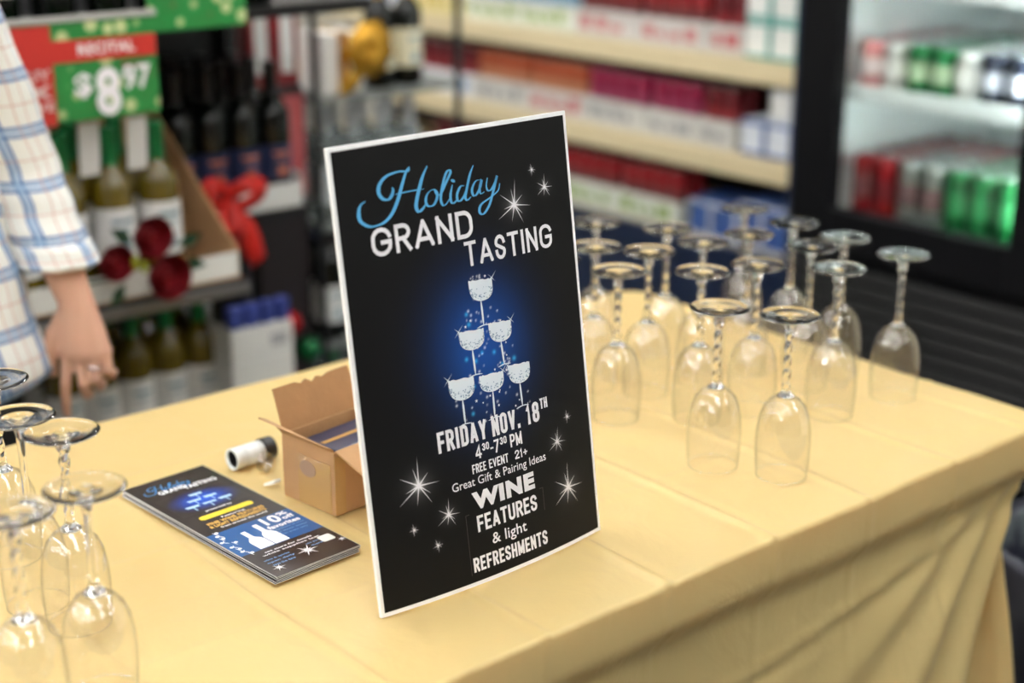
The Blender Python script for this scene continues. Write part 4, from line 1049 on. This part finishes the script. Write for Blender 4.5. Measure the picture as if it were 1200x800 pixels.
# ------------------------------------------------------------------ price signs
def sign(name_label, y0, y1, z0, z1, x, kind):
    t = thing('price_sign', name_label, 'sign', (x, (y0 + y1) / 2, z0)); W2 = (y1 - y0) / 2; H = z1 - z0
    m = bpy.data.materials.get('holiday_green')
    if not m:
        m = bpy.data.materials.new('holiday_green'); m.use_nodes = True; nt = m.node_tree; bs = nt.nodes['Principled BSDF']; bs.inputs['Roughness'].default_value = .45
        tc = nt.nodes.new('ShaderNodeTexCoord'); vo = nt.nodes.new('ShaderNodeTexVoronoi'); vo.inputs['Scale'].default_value = 26
        cr = nt.nodes.new('ShaderNodeValToRGB'); e = cr.color_ramp.elements; e[0].position = .26; e[0].color = srgb(196, 208, 150); e[1].position = .36; e[1].color = srgb(36, 140, 66)
        e2 = cr.color_ramp.elements.new(.78); e2.color = srgb(40, 132, 62); e3 = cr.color_ramp.elements.new(.86); e3.color = srgb(140, 60, 52)
        nt.links.new(tc.outputs['Object'], vo.inputs['Vector']); nt.links.new(vo.outputs['Distance'], cr.inputs[0]); nt.links.new(cr.outputs[0], bs.inputs['Base Color'])
    MB().box(-.003, 0, -W2, W2, 0, H).build('printed_card', m, t)
    MB().box(-.006, .003, -W2 - .004, W2 + .004, H, H + .010, .001).build('sign_rail', mat('grey_rail', srgb(176, 176, 172), .4), t)
    MR = mat('sign_red', srgb(200, 52, 46), .45)
    F = lambda u, v: (.0016, -W2 + u * 2 * W2, v * H)
    if kind == 0:
        MB().box(0, .0012, -W2 + .0, -W2 + .34 * 2 * W2, -.02 * H, .98 * H).build('red_panel', MR, t)
        MB().box(.0002, .0014, -W2 + .02, W2 - .001, .60 * H, .82 * H).build('red_banner', MR, t)
        b = MB(); put_text(b, F, 'RECITAL', .50, .86, .66, .77, .03); b.build('banner_lettering', M_INKW, t)
        b = MB(); put_text(b, F, '$', .46, .57, .22, .48, .03); put_text(b, F, '8', .59, .75, .02, .52, .04); put_text(b, F, '97', .77, .95, .26, .52, .03); b.build('price_lettering', M_INKW, t)
        b = MB(); put_text(b, F, 'BUY', .12, .32, .44, .55, .03); put_text(b, F, '6X', .10, .32, .26, .40, .05); put_text(b, F, 'SAVE', .10, .33, .13, .22, .03); b.build('offer_lettering', mat('ink_pink', srgb(226, 200, 200), .5), t)
    return t
sign('green holiday price sign with red banner and large $8.97 above the tray', .965, 1.252, 1.035, 1.200, -2.440, 0)
sign('second green holiday sign strip above the dark bottles, no lettering', 1.265, 1.46, 1.165, 1.23, -2.485, 1)

# ------------------------------------------------------------------ roses tucked on the tray
t = thing('rose_spray', 'spray of three dark red roses with leaves hanging before the wine tray', 'flowers', (-2.425, 1.172, .785))
M_ROSE = mat('rose_red', srgb(128, 8, 22), .7, noise=.2, nscale=60); M_LEAF = mat('leaf_green', srgb(34, 66, 40), .6, noise=.2); M_YEL = mat('yellow_filler', srgb(170, 176, 50), .6)
def rose(c, r):
    b = MB()
    for k in range(14):
        lay = k // 5; a = k * 2.4; rr = r * (.38, .68, .92)[min(lay, 2)]; n = 6; tilt = (.15, .35, .6)[min(lay, 2)]
        vs = []
        for i in range(n + 1):
            for j in range(4):
                aa = a + (i / n - .5) * 1.9; h = (j / 3); q = rr * (.35 + .65 * math.sin(h * PI / 2)) * (1 + .1 * h)
                vs.append((c[0] + (h - .4) * r * 1.25 * (1 - .35 * tilt) , c[1] + q * math.cos(aa), c[2] + q * math.sin(aa)))
        b.add(vs, [(i * 4 + j, i * 4 + j + 1, (i + 1) * 4 + j + 1, (i + 1) * 4 + j) for i in range(n) for j in range(3)], True)
    b.ball((c[0], c[1], c[2]), (r * .5, r * .62, r * .62))
    return b.build('rose_bloom', M_ROSE, t)
rose((.0, .031, .038), .038); rose((.0, -.040, .003), .033); rose((.008, .052, -.036), .042)
b = MB()
for (y, z, a) in ((.085, .01, .3), (.0, .03, 2.5), (-.02, -.04, 4.0), (.06, -.01, -.6), (-.07, .02, 2.9), (.09, -.02, -.3)):
    lf = MB(); vs = [(0, 0, 0), (.006, .022, .012), (.004, .048, 0), (.006, .022, -.012), (.001, .024, 0)]
    lf.add(vs, [(0, 1, 4), (1, 2, 4), (2, 3, 4), (3, 0, 4)], True); lf.xf(Matrix.Translation((0, y, z)) @ Matrix.Rotation(a, 4, 'X') @ Matrix.Scale(1.1, 4)); lf.build('leaf', M_LEAF, t)
for k in range(7): b.ball((.015, .0 + .012 * math.cos(k * 2.1), -.008 + .012 * math.sin(k * 1.7)), .006, 8, 6)
o = b.build('yellow_filler', M_YEL, t); o['kind'] = 'stuff'
MB().tube([(0, .0, -.02), (-.01, -.02, -.03), (-.02, -.09, -.036)], .003).build('flower_stem', M_LEAF, t)

# ------------------------------------------------------------------ spirits stand between the displays
sp = thing('spirits_stand', 'grey wire stand of clear bottles left of the poster', 'stand', (-3.1, 2.12, 0))
def spp(name, m, x0, x1, y0, y1, z0, z1, b=0): return MB().box(x0 + 3.1, x1 + 3.1, y0 - 2.12, y1 - 2.12, z0, z1, b).build(name, m, sp)
for z in (.07, .33, .62, .92): spp('shelf_board', mat('grey_shelf', srgb(120, 124, 122), .5), -3.26, -2.96, 1.915, 2.33, z - .015, z)
for x_ in (-3.27, -2.972):
    for y_ in (1.905, 2.318): spp('upright', M_BLACKMETAL, x_, x_ + .012, y_, y_ + .012, 0, 1.3)
def row(kind, z, what, group, ys, x=-3.005, rows=2):
    for j in range(rows):
        for i_, y_ in enumerate(ys): bottle(kind, x - j * .085, y_, z, f'{what}, front row, {ORD[i_]}' if j == 0 else f'{what}, rear row', None if j == 0 else group)
ys = [1.955 + .082 * i for i in range(4)]
row(CLEAR, .6205, 'clear silver-capped bottle on the third level of the grey stand', 'rear clear bottles on the stand', ys)
row(REDW2, .3305, 'dark bottle with white label on the second level of the grey stand', 'rear dark bottles on the stand', ys)
row(CLEARG, .0705, 'green-capped bottle on the bottom level of the grey stand', 'rear green-capped bottles on the stand', ys)
row(SPIRIT, .9205, 'gold-capped bottle with cream label on the top level of the grey stand', 'gold-capped bottles on the stand', ys[2:], rows=1)
t = thing('gift_box', 'white gift box topped with a large gold ribbon bow', 'gift box', (-3.03, 2.0, .9205))
MB().box(-.05, .05, -.055, .055, 0, .14, .003).build('box_body', M_CASE, t); MB().box(-.0505, .0515, -.012, .012, .0, .1415).build('gold_band', M_GOLD, t)
bow(t, (.06, 0.055, .10), .056, M_GOLD, 9, 1, width=.45); bow(t, (.075, 0.055, .10), .036, M_GOLD, 7, 0, width=.6, turn=.9)
st2 = thing('side_display', 'small dark floor display with a pink red card beyond the dark bottles', 'display', (-3.05, 1.83, 0))
MB().box(-.12, .06, -.072, .066, 0, .95, .004).build('display_base', mat('display_dark', srgb(34, 26, 28), .6), st2)
for k_, (oy_, oz_, cn_, cc_) in enumerate(((-.02, .405, 'red', (190, 20, 34)), (.03, .33, 'green', (24, 110, 60)), (-.035, .27, 'red', (150, 18, 30)))):
    o_ = thing('ornament', f'shiny {cn_} round ornament hanging on the dark floor display, {("highest", "middle", "lowest")[k_]}', 'ornament', (-2.958, 1.83 + oy_, oz_))
    MB().ball((0, 0, 0), .028, 16, 12).build('bauble', mat('bauble_' + cn_, srgb(*cc_), .15, .4), o_); MB().tube([(0, 0, .026), (0, 0, .034), (-.03, 0, .036)], .003, 6).build('hook', M_BLACKMETAL, o_)
MB().box(.0602, .064, -.068, .062, .70, .93).build('red_front_card', mat('display_red', srgb(190, 90, 92), .6), st2)
for i in range(2):
    t = thing('tall_gift_box', f'tall red gift box with long white label, {("left", "right")[i]} one on the small dark display', 'box', (-3.03, 1.795 + i * .068, .9505))
    MB().box(-.03, .03, -.03, .03, 0, .26, .003).build('box_body', mat('wrap_red', srgb(140, 26, 34), .4), t); MB().box(.0302, .031, -.016, .016, .03, .17).build('white_panel', M_LABELW, t)

# ------------------------------------------------------------------ crate of cloth at the table's far end
t = thing('floor_bin', 'grey bin with crumpled dark liner standing beyond the table corner', 'bin', (-1.13, 2.28, 0))
MB().lathe([(.17, 0), (.18, .01), (.20, .34), (.205, .36), (.20, .36), (.19, .34), (.165, .02)], 28, cap=False).build('bin_body', mat('grey_bin', srgb(92, 100, 104), .5), t)
MB().lathe([(.165, .012), (.165, .018)], 28).build('bin_floor', mat('grey_bin', srgb(92, 100, 104), .5), t)
b = MB(); n = 60; vs = []
for k, (r_, z_) in enumerate(((.17, .20), (.193, .34), (.205, .372), (.216, .35), (.214, .25), (.218, .17))):
    for i in range(n): a = 2 * PI * i / n; q = 1 + (.03 * math.sin(a * 9 + k) + .02 * math.sin(a * 23 + k * 2)) * (k / 5 + .2); vs.append((r_ * q * math.cos(a), r_ * q * math.sin(a), z_ + .012 * math.sin(a * 7 + k) * (k > 3)))
b.add(vs, [(k * n + i, k * n + (i + 1) % n, (k + 1) * n + (i + 1) % n, (k + 1) * n + i) for k in range(5) for i in range(n)], True); b.build('liner_bag', mat('dark_liner', srgb(48, 50, 62), .3), t)

# ------------------------------------------------------------------ person
def plaid():
    m = bpy.data.materials.new('plaid_shirt'); m.use_nodes = True; nt = m.node_tree; bs = nt.nodes['Principled BSDF']; bs.inputs['Roughness'].default_value = .85
    uv = nt.nodes.new('ShaderNodeUVMap'); uv.uv_map = 'UVMap'; sep = nt.nodes.new('ShaderNodeSeparateXYZ'); nt.links.new(uv.outputs[0], sep.inputs[0])
    prev = None
    base = srgb(232, 233, 230)
    def stripe(axis, period, pos, wd, col, amt):
        nonlocal prev
        a = nt.nodes.new('ShaderNodeMath'); a.operation = 'ADD'; a.inputs[1].default_value = 10 * period - pos; nt.links.new(sep.outputs[axis], a.inputs[0])
        mo = nt.nodes.new('ShaderNodeMath'); mo.operation = 'MODULO'; mo.inputs[1].default_value = period; nt.links.new(a.outputs[0], mo.inputs[0])
        lt = nt.nodes.new('ShaderNodeMath'); lt.operation = 'LESS_THAN'; lt.inputs[1].default_value = wd; nt.links.new(mo.outputs[0], lt.inputs[0])
        ml = nt.nodes.new('ShaderNodeMath'); ml.operation = 'MULTIPLY'; ml.inputs[1].default_value = amt; nt.links.new(lt.outputs[0], ml.inputs[0])
        mx = nt.nodes.new('ShaderNodeMix'); mx.data_type = 'RGBA'; nt.links.new(ml.outputs[0], mx.inputs[0]); mx.inputs[7].default_value = col
        if prev is None: mx.inputs[6].default_value = base
        else: nt.links.new(prev, mx.inputs[6])
        prev = mx.outputs[2]
    blue = srgb(52, 104, 172); pale = srgb(140, 172, 208); red = srgb(196, 130, 120)
    for ax, pos in ((1, .02), (1, .034), (0, .015), (0, .027)): stripe(ax, .085, pos, .0046, blue, .85)
    for ax, pos in ((1, .0255), (0, .020)): stripe(ax, .085, pos, .0075, pale, .8)
    for ax, pos in ((0, .055), (0, .075), (1, .072)): stripe(ax, .085, pos, .0022, red, .6)
    nt.links.new(prev, bs.inputs['Base Color'])
    n = nt.nodes.new('ShaderNodeTexNoise'); n.inputs['Scale'].default_value = 22; tc = nt.nodes.new('ShaderNodeTexCoord'); nt.links.new(tc.outputs['Object'], n.inputs['Vector'])
    bp = nt.nodes.new('ShaderNodeBump'); bp.inputs['Strength'].default_value = .5; bp.inputs['Distance'].default_value = .01; nt.links.new(n.outputs['Fac'], bp.inputs['Height']); nt.links.new(bp.outputs[0], bs.inputs['Normal'])
    return m
M_PLAID = plaid()
M_SKIN = mat('skin', srgb(216, 170, 146), .55, noise=.06, nscale=30)
M_SKIN.node_tree.nodes['Principled BSDF'].inputs['Subsurface Weight'].default_value = .1
M_PANTS = mat('black_trousers', (.010, .010, .011, 1), .8); M_HAIR = mat('brown_hair', srgb(70, 48, 34), .6, noise=.3, nscale=80)
PO = Vector((-2.225, .668, 0)); fa_ = R(-35)
f_ = Vector((math.cos(fa_), math.sin(fa_), 0)); l_ = Vector((-math.sin(fa_), math.cos(fa_), 0)); up = Vector((0, 0, 1))
person = thing('person', 'person in a blue plaid shirt and black trousers standing behind the table, arm hanging', 'person', PO)
def L(a, b, z): return l_ * a + f_ * b + up * z            # left, forward, height (local)
def ring(c, wa, wb): return (c, l_ * wa, f_ * wb)
W = lambda x, y, z: Vector((x, y, z)) - PO
sh = W(-2.130, .790, 1.275); el = W(-2.150, .868, 1.04); wr = W(-2.070, .904, .840)
rr_ = Vector((.644, .765, 0)); cc_ = Vector((.765, -.644, 0))
bd = MB()
bd.loft([ring(L(0, 0, .80), .15, .11), ring(L(0, 0, .88), .165, .115), ring(L(0, 0, 1.0), .135, .095), ring(L(0, .01, 1.12), .15, .11), ring(L(0, .005, 1.24), .165, .105), ring(L(0, -.01, 1.30), .14, .075), ring(L(0, -.01, 1.335), .06, .055), ring(L(0, 0, 1.385), .048, .05), ring(L(0, .01, 1.43), .048, .052)], 28)
hc = L(0, .015, 1.50)
bd.ball(hc, (.078, .074, .105), 24, 16); bd.ball(hc + f_ * .022 - up * .045, (.056, .05, .058), 18, 12)
bd.ball(hc + f_ * .076 - up * .010, (.010, .009, .022), 10, 8); bd.ball(hc + f_ * .082 - up * .024, (.012, .011, .009), 10, 8)
for s in (-1, 1): bd.ball(hc + l_ * .075 * s - up * .008, (.014, .008, .026), 10, 8)
bd.ball(hc + f_ * .070 - up * .048, (.008, .018, .006), 10, 8)
for s in (-1, 1):
    bd.loft([ring(L(.085 * s, 0, .86), .085, .1), ring(L(.095 * s, 0, .70), .078, .088), ring(L(.09 * s, .01, .46), .052, .058), ring(L(.09 * s, -.01, .32), .05, .055), ring(L(.09 * s, -.01, .10), .032, .036), ring(L(.09 * s, -.01, .05), .034, .04)], 18)
    bd.loft([(L(.09 * s, -.05, .045), l_ * .034, up * .04), (L(.095 * s, .03, .045), l_ * .040, up * .038), (L(.10 * s, .12, .03), l_ * .042, up * .024), (L(.10 * s, .17, .022), l_ * .028, up * .014)], 14)
def arm(S_, E_, W0, K_, sgn, ra, ca):
    bd.loft([(S_ + l_ * (-.06 * sgn) + up * .01, ra * .05, ca * .05), (S_, ra * .052, ca * .05), (S_ * .5 + E_ * .5, ra * .043, ca * .043), (E_, ra * .036, ca * .037), (E_ * .6 + W0 * .4, ra * .037, ca * .034), (W0, ra * .0275, ca * .020),
             (W0 * .5 + K_ * .5, ra * .036, ca * .019), (K_ + up * .004, ra * .041, ca * .0155), (K_ - up * .010, ra * .036, ca * .011)], 20)
K0 = W(-2.057, .905, .762)
arm(sh, el, wr, K0, 1, rr_, cc_)
def finger(base, segs, r0, ra, ca):
    pts = [base - (segs[0][0] * ra + segs[0][1] * ca + segs[0][2] * up) * .5, base]; p = base
    for a, c, z in segs: p = p + ra * a + ca * c + up * z; pts.append(p)
    bd.tube(pts, [r0 * 1.05, r0 * 1.08, r0 * 1.02, r0 * .95, r0 * .72], 10); bd.ball(p, r0 * .72, 10, 8); bd.ball(pts[2], r0 * 1.06, 10, 8)
def hand(K_, Wr, ra, ca):
    finger(K_ - ra * .028, [(-.004, .006, -.044), (-.003, -.004, -.028), (-.002, -.006, -.024)], .0086, ra, ca)
    finger(K_ - ra * .0085 - up * .003, [(.003, .005, -.040), (.0, -.014, -.024), (-.001, -.022, -.004)], .0088, ra, ca)
    finger(K_ + ra * .0115, [(.003, .004, -.036), (0, -.016, -.019), (-.001, -.021, .0)], .0084, ra, ca)
    finger(K_ + ra * .0305 + up * .006, [(.003, .003, -.029), (0, -.014, -.014), (0, -.016, .002)], .0074, ra, ca)
    q = Wr - ra * .014 + up * -.012
    bd.tube([q, q - ra * .022 + ca * .006 - up * .035, q - ra * .031 + ca * .008 - up * .066, q - ra * .029 + ca * .006 - up * .096], [.014, .014, .0102, .0078], 10); bd.ball(q - ra * .029 + ca * .006 - up * .096, .0078, 10, 8)
hand(K0, wr, rr_, cc_)
# right arm mirrors the left through the body's middle plane
def mir(v): d = v.dot(l_); return v - l_ * 2 * d
sh2, el2, wr2, K2 = mir(sh), mir(el), mir(wr), mir(K0)
r2, c2 = mir(rr_), mir(cc_)
arm(sh2, el2, wr2, K2, -1, r2, c2); hand(K2, wr2, r2, c2)
me = bd.mesh('body'); me.materials.append(M_SKIN)
tmp = link('body', me); mo = tmp.modifiers.new('fuse', 'REMESH'); mo.mode = 'VOXEL'; mo.voxel_size = .0032; mo.use_smooth_shade = True
ms = tmp.modifiers.new('soft', 'SMOOTH'); ms.factor = .5; ms.iterations = 3
dg = bpy.context.evaluated_depsgraph_get(); dg.update(); fused = bpy.data.meshes.new_from_object(tmp.evaluated_get(dg)); bpy.data.objects.remove(tmp)
fused.polygons.foreach_set('use_smooth', [True] * len(fused.polygons)); fused.name = 'body'
if not fused.materials: fused.materials.append(M_SKIN)
body = link('body', fused, person)
for s in (-1, 1):
    e = MB().ball(hc + f_ * .0580 + l_ * .031 * s + up * .006, .0120, 14, 10).build('eye', mat('eye_white', (.8, .8, .78, 1), .2), person)
    MB().ball(hc + f_ * .0665 + l_ * .031 * s + up * .006, .0048, 10, 8).build('iris', mat('iris_brown', (.06, .03, .015, 1), .2), e)
    MB().tube([hc + f_ * .071 + l_ * (.017 * s) + up * .026, hc + f_ * .0715 + l_ * (.032 * s) + up * .030, hc + f_ * .062 + l_ * (.046 * s) + up * .026], [.002, .0028, .0016], 6).build('eyebrow', M_HAIR, person)
hb = MB(); hb.ball(hc - f_ * .016 + up * .018, (.090, .086, .106), 24, 16); hb.ball(hc - f_ * .05 - up * .05, (.055, .075, .10), 20, 12)
hb.v = [v if (Vector(v) - hc).dot(f_) < .045 + .5 * max(0, (Vector(v) - hc).z - .04) else tuple(Vector(v) - f_ * ((Vector(v) - hc).dot(f_) - .045)) for v in hb.v]
hb.build('hair', M_HAIR, person)
def cloth(name, rings, n, m, parent, uvshift=(0, 0), wob=.0, thick=.0, seed=1, hem=None):
    """open lofted garment piece with metre-scaled UVs"""
    rg_ = random.Random(seed); ph = [rg_.uniform(0, 6) for _ in range(6)]
    rows = []; fine = []
    for k in range(len(rings) - 1):
        for q in range(6):
            f = q / 6; c = [Vector(rings[k][i]).lerp(Vector(rings[k + 1][i]), f) for i in range(3)]; fine.append(c)
    fine.append([Vector(v) for v in rings[-1]])
    vs = []; uvs = []; ln = 0; pc = fine[0][0]
    for k, (c, a, b) in enumerate(fine):
        ln += (c - pc).length; pc = c; arc = 0; pp = None
        for i in range(n + 1):
            t_ = 2 * PI * i / n
            w_ = 1 + wob * (math.sin(3 * t_ + ph[0] + k * .35) * .5 + math.sin(7 * t_ + ph[1] - k * .22) * .35 + math.sin(12 * t_ + ph[2] + k * .5) * .2 + .5 * math.sin(k * 1.1 + ph[3] + 1.3 * math.sin(t_)))
            p = c + a * math.cos(t_) * w_ + b * math.sin(t_) * w_
            if hem and k == len(fine) - 1: p = p + hem(t_)
            if pp is not None: arc += (p - pp).length
            pp = p
            if i < n: vs.append(tuple(p))
            rows.append((arc + uvshift[0], ln + uvshift[1]))
    fs = []; fuv = []
    for k in range(len(fine) - 1):
        for i in range(n):
            j = (i + 1) % n; fs.append((k * n + i, k * n + j, (k + 1) * n + j, (k + 1) * n + i))
            fuv.append((rows[k * (n + 1) + i], rows[k * (n + 1) + i + 1], rows[(k + 1) * (n + 1) + i + 1], rows[(k + 1) * (n + 1) + i]))
    me_ = bpy.data.meshes.new(name); me_.from_pydata(vs, [], fs); ul = me_.uv_layers.new(name='UVMap'); flat = []
    for q in fuv:
        for u in q: flat += [u[0], u[1]]
    ul.data.foreach_set('uv', flat); me_.polygons.foreach_set('use_smooth', [True] * len(fs)); me_.materials.append(m); me_.update()
    o = link(name, me_, parent)
    if thick: sm_ = o.modifiers.new('thickness', 'SOLIDIFY'); sm_.thickness = thick; sm_.offset = 0
    return o
shirt = cloth('shirt', [ring(L(0, -.005, 1.345), .070, .066), ring(L(0, -.005, 1.31), .14, .092), ring(L(0, 0, 1.26), .172, .120), ring(L(0, .005, 1.15), .180, .128), ring(L(0, .005, 1.0), .188, .132), ring(L(0, 0, .88), .212, .148), ring(L(0, 0, .730), .238, .160)], 48, M_PLAID, person, (0, .01), .022, .0025, 4, hem=lambda t_: Vector((0, 0, .022 * math.cos(2 * t_) - .012)))
def sleeve(S_, E_, Wr, ra, ca, sg, seed):
    d = (Wr - E_).normalized(); c1 = E_ + d * .155
    return cloth('sleeve', [(S_ - l_ * .075 * sg + up * .006, ra * .05, ca * .062), (S_ - l_ * .03 * sg + up * .008, ra * .060, ca * .066), (S_ + up * .0, ra * .060, ca * .064), (S_ * .5 + E_ * .5, ra * .060, ca * .062), (E_, ra * .058, ca * .060), (E_ + d * .06, ra * .056, ca * .055), (E_ + d * .115, ra * .053, ca * .052), (c1, ra * .052, ca * .050)], 32, M_PLAID, shirt, (.03, .02), .05, .0025, seed)
sleeve(sh, el, wr, rr_, cc_, 1, 7); sleeve(sh2, el2, wr2, r2, c2, -1, 8)
for (E_, Wr, ra, ca) in ((el, wr, rr_, cc_), (el2, wr2, r2, c2)):
    d = (Wr - E_).normalized(); c0 = E_ + d * .118
    cloth('rolled_cuff', [(c0, ra * .054, ca * .052), (c0 + d * .004, ra * .0585, ca * .056), (c0 + d * .032, ra * .060, ca * .058), (c0 + d * .038, ra * .054, ca * .052)], 32, M_PLAID, shirt, (.0, .05), .03, .0025, 9)
for s in (-1, 1):
    cloth('trouser_leg', [ring(L(.075 * s, 0, .93), .092, .118), ring(L(.09 * s, 0, .80), .098, .118), ring(L(.095 * s, 0, .62), .085, .095), ring(L(.095 * s, .005, .42), .072, .078), ring(L(.095 * s, -.005, .2), .065, .072), ring(L(.095 * s, 0, .07), .060, .066)], 24, M_PANTS, person, wob=.02, thick=.002, seed=3)
    MB().loft([(L(.09 * s, -.075, .040), l_ * .036, up * .038), (L(.095 * s, .02, .048), l_ * .050, up * .047), (L(.10 * s, .12, .036), l_ * .053, up * .035), (L(.10 * s, .195, .026), l_ * .034, up * .025)], 18).build('shoe', mat('black_shoe', (.012, .012, .012, 1), .4), person)
MB().loft([ring(L(0, 0, .95), .160, .118), ring(L(0, 0, .80), .196, .130), ring(L(0, 0, .70), .196, .126)], 28).build('trouser_seat', M_PANTS, person)
# ring on the third finger
rc = K0 + rr_ * .0135 + cc_ * .008 - up * .016
b = MB(); rgs = []
for i in range(17):
    a = 2 * PI * i / 16; c = rc + rr_ * .0098 * math.cos(a) + cc_ * .0098 * math.sin(a) ; n_ = (c - rc).normalized(); rgs.append((c, n_ * .0012, up * .0022))
b.loft(rgs, 6, cap=False); o = b.build('finger_ring', mat('silver_ring', srgb(215, 215, 220), .15, 1), person); o['label'] = 'silver ring'
